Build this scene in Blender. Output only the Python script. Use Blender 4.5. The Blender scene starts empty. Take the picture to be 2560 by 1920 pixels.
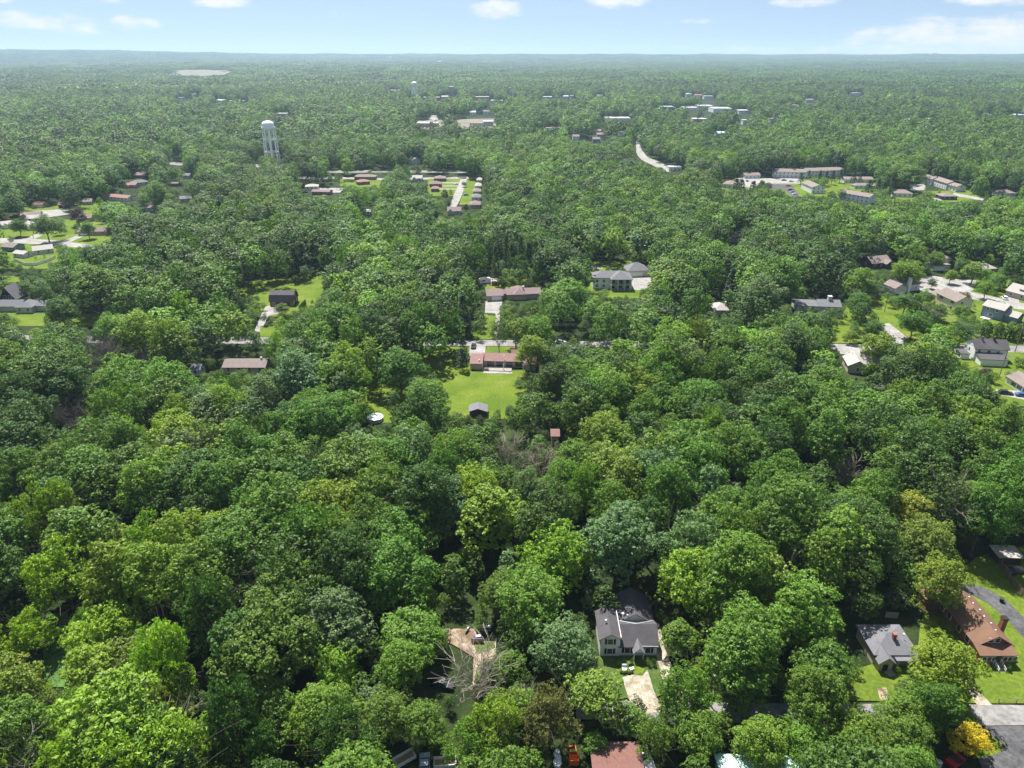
import bpy, math, random
import numpy as np
from mathutils import Vector, Matrix
R = math.radians
# ------------------------------------------------------------------ camera, sky, sun, exposure
H_CAM = 110.0; F = 1762.0; PITCH = R(25.28)
scene = bpy.context.scene
COL = scene.collection
cam_d = bpy.data.cameras.new("camera"); cam = bpy.data.objects.new("camera", cam_d); COL.objects.link(cam)
cam.location = (0, 0, H_CAM); cam.rotation_euler = (math.pi/2 - PITCH, 0, 0)
cam_d.sensor_fit = 'HORIZONTAL'; cam_d.angle = 2*math.atan(1280/F); cam_d.clip_start = 1; cam_d.clip_end = 60000
scene.camera = cam
SUN_AZ = R(22); SUN_EL = R(61)          # azimuth: left of straight ahead
sdir = Vector((-math.sin(SUN_AZ)*math.cos(SUN_EL), math.cos(SUN_AZ)*math.cos(SUN_EL), math.sin(SUN_EL)))
sun_d = bpy.data.lights.new("sun", 'SUN'); sun = bpy.data.objects.new("sun", sun_d); COL.objects.link(sun)
sun_d.energy = 5.0; sun_d.angle = R(0.5); sun_d.color = (1, .955, .88)
sun.rotation_euler = sdir.to_track_quat('Z', 'Y').to_euler(); sun.location = (0, 0, 300)
world = bpy.data.worlds.new("World"); scene.world = world; world.use_nodes = True
wn = world.node_tree; wn.nodes.clear()
def N(nt, t, **k):
    n = nt.nodes.new(t)
    for a, v in k.items():
        if a.startswith('i_'): n.inputs[a[2:].replace('_', ' ')].default_value = v
        else: setattr(n, a, v)
    return n
def mathn(nt, op, a, b=None, c=None, clamp=False):
    n = nt.nodes.new('ShaderNodeMath'); n.operation = op; n.use_clamp = clamp
    for i, v in enumerate((a, b, c)):
        if v is None: continue
        if isinstance(v, (int, float)): n.inputs[i].default_value = v
        else: nt.links.new(v, n.inputs[i])
    return n.outputs[0]
sky = N(wn, 'ShaderNodeTexSky', sky_type='NISHITA', sun_disc=False, sun_elevation=SUN_EL, sun_rotation=-SUN_AZ,
        altitude=200, air_density=1.0, dust_density=0.6, ozone_density=2.0)
tc = N(wn, 'ShaderNodeTexCoord'); sp = N(wn, 'ShaderNodeSeparateXYZ'); wn.links.new(tc.outputs['Generated'], sp.inputs[0])
az = mathn(wn, 'ARCTAN2', sp.outputs[0], sp.outputs[1]); el = mathn(wn, 'ARCSINE', sp.outputs[2])
cv = N(wn, 'ShaderNodeCombineXYZ'); wn.links.new(az, cv.inputs[0]); wn.links.new(mathn(wn, 'MULTIPLY', el, 2.4), cv.inputs[1])
nz = N(wn, 'ShaderNodeTexNoise'); nz.inputs['Scale'].default_value = 30; nz.inputs['Detail'].default_value = 9; nz.inputs['Roughness'].default_value = .58
wn.links.new(cv.outputs[0], nz.inputs['Vector'])
nz2 = N(wn, 'ShaderNodeTexNoise'); nz2.inputs['Scale'].default_value = 3.2; nz2.inputs['Detail'].default_value = 3; wn.links.new(cv.outputs[0], nz2.inputs['Vector'])
CLOUDS = [ # azimuth deg, elevation deg, half widths, strength : cumulus in their places in the sky
 (31, .3, 8.5, 1.9, 1.0), (27, .2, 5, .9, .8), (20, 0, 7, .5, .5), (-1, 2.75, 2.0, .75, .85), (7.4, 3.25, 2.8, .55, .85), (20, 3.1, 2.4, .5, .7), (31.5, 3.0, 3.4, .6, .9), (-20, 3.1, 2.6, .5, .75),
 (-25.5, 1.6, 1.7, .6, .6), (-26.5, 3, 1, .3, .45), (-31, 1.7, 3.8, .65, .65), (-33, 3.1, 1.3, .7, .9), (-29, 1.2, 1.6, .4, .5), (-12, 2.4, 2, .3, .25), (13, 1.9, 2.2, .3, .25), (55, 8, 12, 5, .9), (-60, 9, 12, 4, .8), (10, 20, 14, 6, .7), (-30, 28, 12, 6, .7)]
vz = N(wn, 'ShaderNodeCombineXYZ'); wn.links.new(sp.outputs[0], vz.inputs[0]); wn.links.new(sp.outputs[1], vz.inputs[1]); wn.links.new(mathn(wn, 'ADD', mathn(wn, 'MULTIPLY', sp.outputs[2], 1.6), .16), vz.inputs[2]); wn.links.new(vz.outputs[0], sky.inputs[0])
acc = None
for a0, e0, wa, we, st in CLOUDS:
    da = mathn(wn, 'DIVIDE', mathn(wn, 'SUBTRACT', az, R(a0)), R(wa)); de = mathn(wn, 'DIVIDE', mathn(wn, 'SUBTRACT', el, R(e0)), R(we))
    d = mathn(wn, 'ADD', mathn(wn, 'MULTIPLY', da, da), mathn(wn, 'MULTIPLY', de, de))
    g = mathn(wn, 'MULTIPLY', mathn(wn, 'SUBTRACT', 1.25, d), st, clamp=False); g = mathn(wn, 'MAXIMUM', g, 0.0)
    acc = g if acc is None else mathn(wn, 'MAXIMUM', acc, g)
acc = mathn(wn, 'MINIMUM', acc, 1.0)
cl = mathn(wn, 'ADD', acc, mathn(wn, 'MULTIPLY', mathn(wn, 'SUBTRACT', nz.outputs[0], .5), 2.6))
mr = N(wn, 'ShaderNodeMapRange'); mr.interpolation_type = 'SMOOTHSTEP'; mr.inputs['From Min'].default_value = .12; mr.inputs['From Max'].default_value = 1.25; mr.inputs['To Max'].default_value = .85
wn.links.new(cl, mr.inputs['Value'])
cm = mathn(wn, 'MULTIPLY', mr.outputs[0], mathn(wn, 'MINIMUM', mathn(wn, 'MULTIPLY', acc, 3.0), 1.0))
tint = N(wn, 'ShaderNodeMix', data_type='RGBA', blend_type='MULTIPLY'); tint.inputs[0].default_value = 1
wn.links.new(sky.outputs[0], tint.inputs[6]); tint.inputs[7].default_value = (.97, .97, .90, 1)
cmix = N(wn, 'ShaderNodeMix', data_type='RGBA'); wn.links.new(cm, cmix.inputs[0]); pale = N(wn, 'ShaderNodeMix', data_type='RGBA'); pale.inputs[0].default_value = .22; wn.links.new(tint.outputs[2], pale.inputs[6]); pale.inputs[7].default_value = (4.6, 5.0, 5.2, 1); wn.links.new(pale.outputs[2], cmix.inputs[6]); cmix.inputs[7].default_value = (6.2, 6.15, 6.2, 1)
bg = N(wn, 'ShaderNodeBackground'); bg.inputs[1].default_value = 0.074; wn.links.new(cmix.outputs[2], bg.inputs[0])
wo = N(wn, 'ShaderNodeOutputWorld'); wn.links.new(bg.outputs[0], wo.inputs[0])
scene.view_settings.view_transform = 'Standard'; scene.view_settings.look = 'None'
scene.view_settings.exposure = 1.16; scene.view_settings.gamma = 1; scene.view_settings.use_curve_mapping = False
scene.cycles.max_bounces = 6; scene.cycles.diffuse_bounces = 3; scene.cycles.transmission_bounces = 3; scene.cycles.volume_bounces = 0
scene.cycles.glossy_bounces = 2; scene.cycles.sample_clamp_indirect = 4
# ------------------------------------------------------------------ measuring the place: photo pixel <-> ground
cp, spn = math.cos(PITCH), math.sin(PITCH)
def at(px, py, z=0.0):
    u = (px-1280)/F; v = (960-py)/F
    dx, dy, dz = u, cp + v*spn, -spn + v*cp
    t = (z-H_CAM)/dz
    return Vector((dx*t, dy*t, z))
def depth(X, Y, Z): return Y*cp + (H_CAM-Z)*spn
def proj(X, Y, Z=0.0):
    d = Y*cp + (H_CAM-Z)*spn; up = Y*spn - (H_CAM-Z)*cp
    return 1280 + F*X/d, 960 - F*up/d
def ppm(px, py): p = at(px, py); return F/depth(p.x, p.y, 0)
# ------------------------------------------------------------------ materials
def mat(name, col, rough=.85, var=.15, scale=1.0, bump=0, spec=.3, metal=0, brick=None, stripe=None):
    m = bpy.data.materials.new(name); m.use_nodes = True; nt = m.node_tree; b = nt.nodes['Principled BSDF']
    b.inputs['Roughness'].default_value = rough; b.inputs['Specular IOR Level'].default_value = spec; b.inputs['Metallic'].default_value = metal
    t = N(nt, 'ShaderNodeTexCoord'); n = N(nt, 'ShaderNodeTexNoise'); n.inputs['Scale'].default_value = scale; n.inputs['Detail'].default_value = 6; n.inputs['Roughness'].default_value = .6
    nt.links.new(t.outputs['Object'], n.inputs['Vector'])
    mr = N(nt, 'ShaderNodeMapRange'); mr.inputs['From Min'].default_value = .3; mr.inputs['From Max'].default_value = .7; mr.inputs['To Min'].default_value = 1-var; mr.inputs['To Max'].default_value = 1+var
    nt.links.new(n.outputs[0], mr.inputs['Value']); fac = mr.outputs[0]
    if stripe:      # (axis, period m, depth): boards / shingle courses
        s = N(nt, 'ShaderNodeSeparateXYZ'); nt.links.new(t.outputs['Object'], s.inputs[0])
        fr = mathn(nt, 'FRACT', mathn(nt, 'DIVIDE', s.outputs[stripe[0]], stripe[1]))
        ln = mathn(nt, 'LESS_THAN', fr, .16); fac = mathn(nt, 'MULTIPLY', fac, mathn(nt, 'SUBTRACT', 1.0, mathn(nt, 'MULTIPLY', ln, stripe[2])))
    mx = N(nt, 'ShaderNodeVectorMath', operation='SCALE'); mx.inputs[0].default_value = col[:3]; nt.links.new(fac, mx.inputs['Scale'])
    nt.links.new(mx.outputs[0], b.inputs['Base Color'])
    if bump:
        bn = N(nt, 'ShaderNodeBump'); bn.inputs['Strength'].default_value = bump; nt.links.new(n.outputs[0], bn.inputs['Height']); nt.links.new(bn.outputs[0], b.inputs['Normal'])
    return m
def two_tone(name, c1, c2, s1, s2, lo=.42, hi=.62, rough=.95, c3=None):
    m = bpy.data.materials.new(name); m.use_nodes = True; nt = m.node_tree; b = nt.nodes['Principled BSDF']
    b.inputs['Roughness'].default_value = rough; b.inputs['Specular IOR Level'].default_value = .1
    t = N(nt, 'ShaderNodeTexCoord'); n = N(nt, 'ShaderNodeTexNoise'); n.inputs['Scale'].default_value = s1; n.inputs['Detail'].default_value = 7; n.inputs['Roughness'].default_value = .62
    nt.links.new(t.outputs['Object'], n.inputs['Vector'])
    n2 = N(nt, 'ShaderNodeTexNoise'); n2.inputs['Scale'].default_value = s2; n2.inputs['Detail'].default_value = 5; nt.links.new(t.outputs['Object'], n2.inputs['Vector'])
    cr = N(nt, 'ShaderNodeValToRGB'); cr.color_ramp.elements[0].position = lo; cr.color_ramp.elements[1].position = hi
    cr.color_ramp.elements[0].color = (*c1, 1); cr.color_ramp.elements[1].color = (*c2, 1)
    if c3: e = cr.color_ramp.elements.new(min(.99, hi+.12)); e.color = (*c3, 1)
    nt.links.new(n.outputs[0], cr.inputs[0])
    mr = N(nt, 'ShaderNodeMapRange'); mr.inputs['From Min'].default_value = .3; mr.inputs['From Max'].default_value = .7; mr.inputs['To Min'].default_value = .72; mr.inputs['To Max'].default_value = 1.25
    nt.links.new(n2.outputs[0], mr.inputs['Value'])
    mx = N(nt, 'ShaderNodeVectorMath', operation='SCALE'); nt.links.new(cr.outputs[0], mx.inputs[0]); nt.links.new(mr.outputs[0], mx.inputs['Scale'])
    nt.links.new(mx.outputs[0], b.inputs['Base Color'])
    return m
def leaf_mat(name, instancer, transl=.23, rough=.5, v0=.62, v1=1.45):
    m = bpy.data.materials.new(name); m.use_nodes = True; nt = m.node_tree; nt.nodes.clear()
    if instancer: a = N(nt, 'ShaderNodeAttribute', attribute_type='INSTANCER', attribute_name='tcol'); colo = a.outputs['Color']
    else: a = N(nt, 'ShaderNodeObjectInfo'); colo = a.outputs['Color']
    v = N(nt, 'ShaderNodeAttribute', attribute_type='GEOMETRY', attribute_name='v')   # each leaf clump's own tone
    vv = N(nt, 'ShaderNodeMapRange'); vv.inputs['To Min'].default_value = v0; vv.inputs['To Max'].default_value = v1; nt.links.new(v.outputs['Fac'], vv.inputs['Value'])
    sc = N(nt, 'ShaderNodeVectorMath', operation='SCALE'); nt.links.new(colo, sc.inputs[0]); nt.links.new(vv.outputs[0], sc.inputs['Scale'])
    p = N(nt, 'ShaderNodeBsdfPrincipled'); p.inputs['Roughness'].default_value = rough; p.inputs['Specular IOR Level'].default_value = .25
    nt.links.new(sc.outputs[0], p.inputs['Base Color'])
    tcol = N(nt, 'ShaderNodeVectorMath', operation='MULTIPLY'); nt.links.new(sc.outputs[0], tcol.inputs[0]); tcol.inputs[1].default_value = (1.75, 2.2, .6)
    tr = N(nt, 'ShaderNodeBsdfTranslucent'); nt.links.new(tcol.outputs[0], tr.inputs[0])
    mx = N(nt, 'ShaderNodeMixShader'); mx.inputs[0].default_value = transl; nt.links.new(p.outputs[0], mx.inputs[1]); nt.links.new(tr.outputs[0], mx.inputs[2])
    o = N(nt, 'ShaderNodeOutputMaterial'); nt.links.new(mx.outputs[0], o.inputs[0])
    return m
LEAF = leaf_mat('leaves', False); LEAFI = leaf_mat('leaves_wood', True, .24, .5, .78, 1.22)
BARK = mat('bark', (.085, .068, .05), .9, .3, 2); DEADBARK = mat('dead_bark', (.30, .26, .21), .9, .25, 2)
M = dict(
 concrete=two_tone('concrete', (.19, .185, .175), (.29, .28, .27), .16, 1.2, .35, .6), asphalt=two_tone('asphalt', (.06, .06, .066), (.10, .10, .105), .2, 1.5, .35, .62), road=two_tone('road_surface', (.155, .15, .15), (.24, .235, .23), .12, 1.0, .35, .62),
 gravel=two_tone('gravel', (.24, .20, .15), (.38, .34, .28), .5, 3), dirt=two_tone('bare_earth', (.14, .10, .065), (.34, .27, .21), .35, 2),
 tall_grass=two_tone('tall_grass', (.05, .11, .03), (.09, .17, .04), .6, 3),
 lawn=two_tone('lawn_grass', (.070, .118, .012), (.112, .155, .018), .09, 1.6, .36, .6, c3=(.175, .175, .05)),
 rough_grass=two_tone('rough_grass', (.045, .085, .018), (.09, .125, .03), .25, 2.5),
 floor=two_tone('forest_floor', (.016, .027, .009), (.034, .052, .014), .08, 1.5),
 white=mat('white_paint', (.70, .72, .72), .6, .05, 1.5, stripe=(2, .25, .1)), whitesmooth=mat('white_trim', (.8, .8, .79), .5, .04, 1), cream=mat('cream_siding', (.62, .56, .40), .7, .06, 1.5, stripe=(2, .25, .1)),
 palegray=mat('pale_gray_siding', (.50, .52, .53), .7, .06, 1.5, stripe=(2, .25, .1)), bluegray=mat('blue_gray_siding', (.16, .22, .28), .7, .08, 1.5, stripe=(2, .25, .12)),
 tan=mat('tan_siding', (.42, .36, .28), .75, .1, 1.5, stripe=(2, .25, .1)), brick=mat('red_brick', (.24, .10, .07), .85, .22, 3, stripe=(2, .3, .15)), greenside=mat('green_siding', (.12, .20, .19), .7, .08, 1.5),
 barnred=mat('barn_red_boards', (.15, .028, .024), .8, .2, 2, stripe=(0, .4, .25)), darkwall=mat('dark_brown_wall', (.06, .045, .04), .8, .2, 2),
 r_gray=mat('gray_shingles', (.14, .14, .155), .9, .13, .8, bump=.2), r_dark=mat('charcoal_shingles', (.075, .07, .078), .9, .15, .8, bump=.2), r_brown=mat('brown_shingles', (.155, .088, .058), .9, .13, .7, bump=.2),
 r_taupe=mat('taupe_shingles', (.19, .155, .145), .9, .12, .8), r_pink=mat('faded_red_shingles', (.23, .135, .125), .9, .1, .8), r_pale=mat('pale_shingles', (.32, .30, .285), .85, .1, .8), r_purple=mat('plum_shingles', (.18, .13, .135), .9, .12, .8),
 r_white=mat('white_membrane_roof', (.40, .40, .40), .6, .2, .1), r_mint=mat('mint_metal_roof', (.42, .60, .56), .5, .07, 1.2, stripe=(0, .8, .1)), r_blue=mat('blue_gray_metal_roof', (.28, .33, .40), .5, .08, .5),
 glass=mat('window_glass', (.03, .04, .05), .12, .1, 1, spec=.6), black=mat('black_paint', (.015, .015, .017), .6, .1, 1), darkmetal=mat('dark_metal', (.06, .06, .065), .5, .1, 1, metal=.4),
 wood=mat('weathered_wood', (.22, .16, .11), .9, .2, 2, stripe=(0, .15, .3)), polewood=mat('pole_wood', (.24, .19, .14), .9, .2, 2), graywood=mat('gray_wood', (.26, .24, .21), .9, .2, 2, stripe=(0, .2, .3)),
 steel=mat('white_tank_paint', (.88, .88, .88), .45, .04, .3), tyre=mat('tyre_rubber', (.02, .02, .02), .8, .1, 3), redpaint=mat('red_car_paint', (.38, .02, .03), .3, .05, 1, spec=.6), bluepaint=mat('blue_car_paint', (.03, .10, .32), .3, .05, 1, spec=.6),
 blackpaint=mat('black_car_paint', (.02, .02, .025), .25, .05, 1, spec=.6), whitepaint=mat('white_car_paint', (.78, .79, .8), .3, .03, 1, spec=.6), silverpaint=mat('silver_car_paint', (.42, .43, .45), .3, .03, 1, spec=.6), tan_soil=mat('loose_soil', (.28, .2, .13), .95, .3, 2), deck=mat('red_brown_deck', (.17, .085, .07), .85, .14, 1.5, stripe=(1, .3, .15)),
 orange=mat('orange_plastic', (.75, .16, .03), .6, .1, 1), blue=mat('blue_tarp', (.04, .13, .5), .5, .15, 2), bluelight=mat('pale_blue_cover', (.35, .42, .5), .6, .1, 1), wire=mat('wire', (.16, .16, .16), .5, .05, 1), tarp=mat('white_tarp', (.68, .68, .72), .7, .15, 2), sand=mat('sandy_ground', (.15, .145, .11), .95, .3, .02), pinkwall=mat('pink_brick', (.45, .28, .24), .8, .1, .5))
# ------------------------------------------------------------------ mesh helpers
class MB:
    def __init__(s): s.v = []; s.f = []
    def add(s, vs, fs):
        o = len(s.v); s.v += [tuple(p) for p in vs]; s.f += [tuple(i+o for i in f) for f in fs]; return s
    def box(s, x0, y0, z0, x1, y1, z1, rz=0, c=None):
        vs = [(x, y, z) for z in (z0, z1) for x, y in ((x0, y0), (x1, y0), (x1, y1), (x0, y1))]
        if rz:
            cx, cy = c if c else ((x0+x1)/2, (y0+y1)/2); ca, sa = math.cos(rz), math.sin(rz)
            vs = [(cx+(x-cx)*ca-(y-cy)*sa, cy+(x-cx)*sa+(y-cy)*ca, z) for x, y, z in vs]
        return s.add(vs, [(0, 3, 2, 1), (4, 5, 6, 7), (0, 1, 5, 4), (1, 2, 6, 5), (2, 3, 7, 6), (3, 0, 4, 7)])
    def prism(s, poly, z0, z1):
        n = len(poly); vs = [(x, y, z0) for x, y in poly]+[(x, y, z1) for x, y in poly]
        return s.add(vs, [tuple(range(n))[::-1], tuple(range(n, 2*n))]+[(i, (i+1) % n, (i+1) % n+n, i+n) for i in range(n)])
    def tube(s, a, b, r0, r1, n=5):
        a = Vector(a); b = Vector(b); d = (b-a)
        if d.length < 1e-6: return s
        q = d.to_track_quat('Z', 'Y').to_matrix(); vs = []
        for c, r in ((a, r0), (b, r1)):
            for i in range(n):
                t = 2*math.pi*i/n; vs.append(c+q@Vector((math.cos(t)*r, math.sin(t)*r, 0)))
        return s.add(vs, [(i, (i+1) % n, (i+1) % n+n, i+n) for i in range(n)]+[tuple(range(n))[::-1], tuple(range(n, 2*n))])
    def lathe(s, prof, n=24, c=(0, 0, 0)):
        vs = [(c[0]+r*math.cos(2*math.pi*i/n), c[1]+r*math.sin(2*math.pi*i/n), c[2]+z) for r, z in prof for i in range(n)]
        fs = [(k*n+i, k*n+(i+1) % n, (k+1)*n+(i+1) % n, (k+1)*n+i) for k in range(len(prof)-1) for i in range(n)]
        return s.add(vs, fs+[tuple(range(n))[::-1], tuple(range((len(prof)-1)*n, len(prof)*n))])
    def build(s, name, m, parent=None, smooth=False):
        me = bpy.data.meshes.new(name); me.from_pydata(s.v, [], s.f); me.update(); me.materials.append(m)
        if smooth: me.polygons.foreach_set('use_smooth', [True]*len(me.polygons))
        o = bpy.data.objects.new(name, me); COL.objects.link(o)
        if parent is not None: o.parent = parent
        return o
def tag(o, label=None, cat=None, group=None, kind=None):
    if label: o['label'] = label
    if cat: o['category'] = cat
    if group: o['group'] = group
    if kind: o['kind'] = kind
    return o
def thing(name, label, cat, loc=(0, 0, 0), rz=0, group=None):
    o = bpy.data.objects.new(name, None); COL.objects.link(o); o.empty_display_size = 1
    o.location = loc; o.rotation_euler = (0, 0, rz); return tag(o, label, cat, group)
def copy_tree(o, parent=None):
    c = o.copy(); COL.objects.link(c); c.parent = parent
    for ch in list(o.children): copy_tree(ch, c)
    return c
# ------------------------------------------------------------------ the ground, far ridges
def hgt(x, y):       # terrain: flat town, low ridges closing the view
    r = np.sqrt(x*x+y*y); a = np.degrees(np.arctan2(x, y))
    left = 1/(1+np.exp((a+24)/4.0))*62*np.clip((r-7600)/2200, 0, 1)
    base = 44*np.clip((r-8200)/2400, 0, 1)*(1+.07*np.sin(a*.9+1)+.05*np.sin(a*2.3))
    roll = 9*np.clip((r-2200)/2500, 0, 1)*np.sin(x/900+.7)*np.sin(y/1300+.4)
    return left+base+roll
RX = np.concatenate([np.linspace(-14000, -3000, 34), np.linspace(-2600, 2600, 14), np.linspace(3000, 14000, 34)])
RY = np.concatenate([[-300, -100], np.linspace(0, 2000, 9), np.linspace(2300, 13000, 60)])
gx, gy = np.meshgrid(RX, RY); gz = hgt(gx, gy)
vs = np.stack([gx, gy, gz], -1).reshape(-1, 3); nx = len(RX)
fs = [(j*nx+i, j*nx+i+1, (j+1)*nx+i+1, (j+1)*nx+i) for j in range(len(RY)-1) for i in range(nx-1)]
g = MB(); g.v = [tuple(map(float, p)) for p in vs]; g.f = fs
tag(g.build('ground', M['floor'], smooth=True), kind='structure')
LAY = [0]
NOBASE = []      # ground polygons where no tree of the wood may stand
KEEP = []        # what stays in view: (photo polygon, photo y of its foot)
def surf(name, m, poly, z=None, keep=True, nobase=True):
    LAY[0] += 1; z = .004*LAY[0]+.01 if z is None else z
    P = [at(*p) for p in poly]; b = MB(); b.v = [(p.x, p.y, z) for p in P]; b.f = [tuple(range(len(P)))]
    o = b.build(name, M[m]); tag(o, kind='structure')
    if nobase: NOBASE.append([(p.x, p.y) for p in P])
    if keep: KEEP.append((poly if keep is True else keep, None))
    return o
# ------------------------------------------------------------------ trees: crown and trunk meshes
def cards_mesh(name, P, Nn, size, rnd, m, aspect=.7, up=None):
    """many leaf clumps: one folded four-sided blade each at P facing Nn"""
    n = len(P); Nn = Nn/np.maximum(np.linalg.norm(Nn, axis=1, keepdims=True), 1e-6)
    t = rnd.normal(size=(n, 3)) if up is None else up+rnd.normal(size=(n, 3))*.35
    t -= (t*Nn).sum(1, keepdims=True)*Nn; t /= np.maximum(np.linalg.norm(t, axis=1, keepdims=True), 1e-6)
    b = np.cross(Nn, t); s = size if np.ndim(size) else size*(.65+.7*rnd.random(n)); s = s[:, None]
    fold = (rnd.random((n, 1))*.5-.05)*s
    a1 = P+t*s*.62; a2 = P-t*s*.5; b1 = P+b*s*aspect*.5-Nn*fold; b2 = P-b*s*aspect*.5-Nn*fold*.6
    V = np.stack([a1, b1, a2, b2], 1).reshape(-1, 3).astype(np.float32)
    me = bpy.data.meshes.new(name); me.vertices.add(4*n); me.vertices.foreach_set('co', V.ravel())
    idx = np.arange(4*n, dtype=np.int32).reshape(n, 4); tri = np.concatenate([idx[:, [0, 1, 2]], idx[:, [0, 2, 3]]], 1).reshape(-1)
    me.loops.add(6*n); me.loops.foreach_set('vertex_index', tri); me.polygons.add(2*n)
    me.polygons.foreach_set('loop_start', np.arange(0, 6*n, 3, dtype=np.int32)); me.polygons.foreach_set('loop_total', np.full(2*n, 3, dtype=np.int32))
    me.update(calc_edges=True); me.materials.append(m)
    at_ = me.attributes.new('v', 'FLOAT', 'POINT'); at_.data.foreach_set('value', np.repeat(rnd.random(n), 4).astype(np.float32))
    return me
def sphere_dirs(n, rnd, zmin=-1.0):
    z = zmin+(1-zmin)*rnd.random(n); a = rnd.random(n)*2*math.pi; r = np.sqrt(np.maximum(0, 1-z*z))
    return np.stack([r*np.cos(a), r*np.sin(a), z], 1)
def crown(name, seed, m, R0=7, z0=4.5, z1=20, lobes=46, per=150, card=.55, kind='oak', fl=9, soft=0):
    rnd = np.random.default_rng(seed); P = []; Q = []; U = []
    hz = (z1-z0)/2; cz = (z0+z1)/2; k = np.arange(lobes)+.5
    zz = 1-1.62*k/lobes; ph = k*2.39996+rnd.random()*6
    ecc = 1+.16*math.sin(seed*1.7); wob = [rnd.random()*6 for _ in range(3)]
    for i in range(lobes):
        z = zz[i]+rnd.normal()*.06; z = min(.99, max(-.85, z)); r = math.sqrt(max(0, 1-z*z)); a = ph[i]+rnd.normal()*.15
        w = 1+.16*math.sin(2*a+wob[0])+.10*math.sin(3*a+wob[1])
        d = np.array([r*math.cos(a)*ecc*w, r*math.sin(a)/ecc*w, z])
        if kind == 'col': z = 1-1.97*(i+.5)/lobes; r = min(1, max(.05, (1-z)*2.2))**.5; d = np.array([r*math.cos(a), r*math.sin(a), z])
        if kind == 'cone': f = max(.12, .5-.5*z); d = np.array([math.cos(a)*f*1.9*(.75+.3*rnd.random()), math.sin(a)*f*1.9*(.75+.3*rnd.random()), z])
        rad = .58+.4*rnd.random() if i % 4 else .35+.3*rnd.random()
        if kind == 'cone': rad = .5
        if kind == 'col': rad = .72
        c = np.array([d[0]*R0*rad, d[1]*R0*rad, cz+d[2]*hz*(rad+.06 if kind not in ('cone', 'col') else .95)])
        lr = R0*(.19+.15*rnd.random())*(1 if kind != 'cone' else .7)
        n = int(per*(lr/(R0*.3))**2); nf = max(4, n//fl)
        fd = sphere_dirs(nf, rnd, -.5); fd[:, 2] *= .85; fc = fd*lr*(.62+.42*rnd.random((nf, 1)))      # florets: domes of leaf clumps
        fr = lr*(.2+.14*rnd.random(nf))*(fl/9)**.5; wh = np.repeat(np.arange(nf), fl); n = len(wh)
        dd = sphere_dirs(n, rnd, -.35); out = fd[wh]; dd = dd+out*.45; dd /= np.linalg.norm(dd, axis=1, keepdims=True)
        dd2 = (fc[wh]+dd*fr[wh][:, None])/lr; rr = lr
        p = c+dd2*rr
        if kind in ('spray',):           # upright leafy shoots
            p = c+dd2*rr*np.array([.85, .85, 1.15]); nrm = dd*.6+rnd.normal(size=(n, 3))*.6; U.append(np.tile([[0, 0, 1.]], (n, 1))+dd*.7)
        elif kind == 'cone': nrm = np.array([0, 0, .9])+dd*.3+rnd.normal(size=(n, 3))*.3; p[:, 2] -= np.linalg.norm(p[:, :2], axis=1)*.28; U.append(np.concatenate([p[:, :2], np.zeros((n, 1))], 1)/R0*2+np.array([0, 0, -.25]))
        else:
            g_ = p-np.array([0, 0, cz-hz*.35]); g_ = g_/np.maximum(np.linalg.norm(g_, axis=1, keepdims=True), 1e-6)      # the whole dome's own rounding
            nrm = dd*(.9-.45*soft)+g_*(.25+.5*soft)+np.array([0, 0, .2])+rnd.normal(size=(n, 3))*(.28-.12*soft)
        P.append(p); Q.append(nrm)
    P = np.concatenate(P); Q = np.concatenate(Q); up = np.concatenate(U) if U else None
    return cards_mesh(name, P, Q, card, rnd, m, .7 if kind != 'spray' else .42, up)
def limb_tree(name, seed, m, Ht=20, r=.32, limbs=7, zsplit=.3, spread=.75, depth=2, twigs=3, thin=.03):
    rnd = random.Random(seed); b = MB()
    def grow(p, d, L, r0, dep):
        q = p; n = 3
        for k in range(n):
            d2 = (d+Vector((rnd.gauss(0, .16), rnd.gauss(0, .16), rnd.gauss(.04, .1)))).normalized(); e = q+d2*L/n
            ra, rb = r0*(1-.22*k), r0*(1-.22*(k+1)); b.tube(q, e, max(ra, thin), max(rb, thin*.8), 4 if dep else 5)
            if dep > 0:
                for _ in range(twigs if k else 1):
                    sd = (d2+Vector((rnd.gauss(0, .6), rnd.gauss(0, .6), rnd.gauss(.1, .35)))).normalized()
                    grow(e, sd, L*(.5+.2*rnd.random()), rb*.55, dep-1)
            q = e; d = d2
    lean = Vector((rnd.gauss(0, .03), rnd.gauss(0, .03), 1)); top = lean*Ht*zsplit
    b.tube((0, 0, -.2), top*.5, r*1.25, r, 7); b.tube(top*.5, top, r, r*.85, 7)
    for i in range(limbs):
        a = i*2.4+rnd.random(); sp_ = spread*(.35+.75*rnd.random())
        if i == 0: sp_ = .12
        d = Vector((math.cos(a)*sp_, math.sin(a)*sp_, 1)).normalized(); st = top*(.8+.2*rnd.random())
        grow(st, d, Ht*(1-zsplit)*(.62+.25*rnd.random()), r*.5, depth)
    me = b.build(name, m); d = me.data; bpy.data.objects.remove(me); return d
ONAMES = {}
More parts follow.
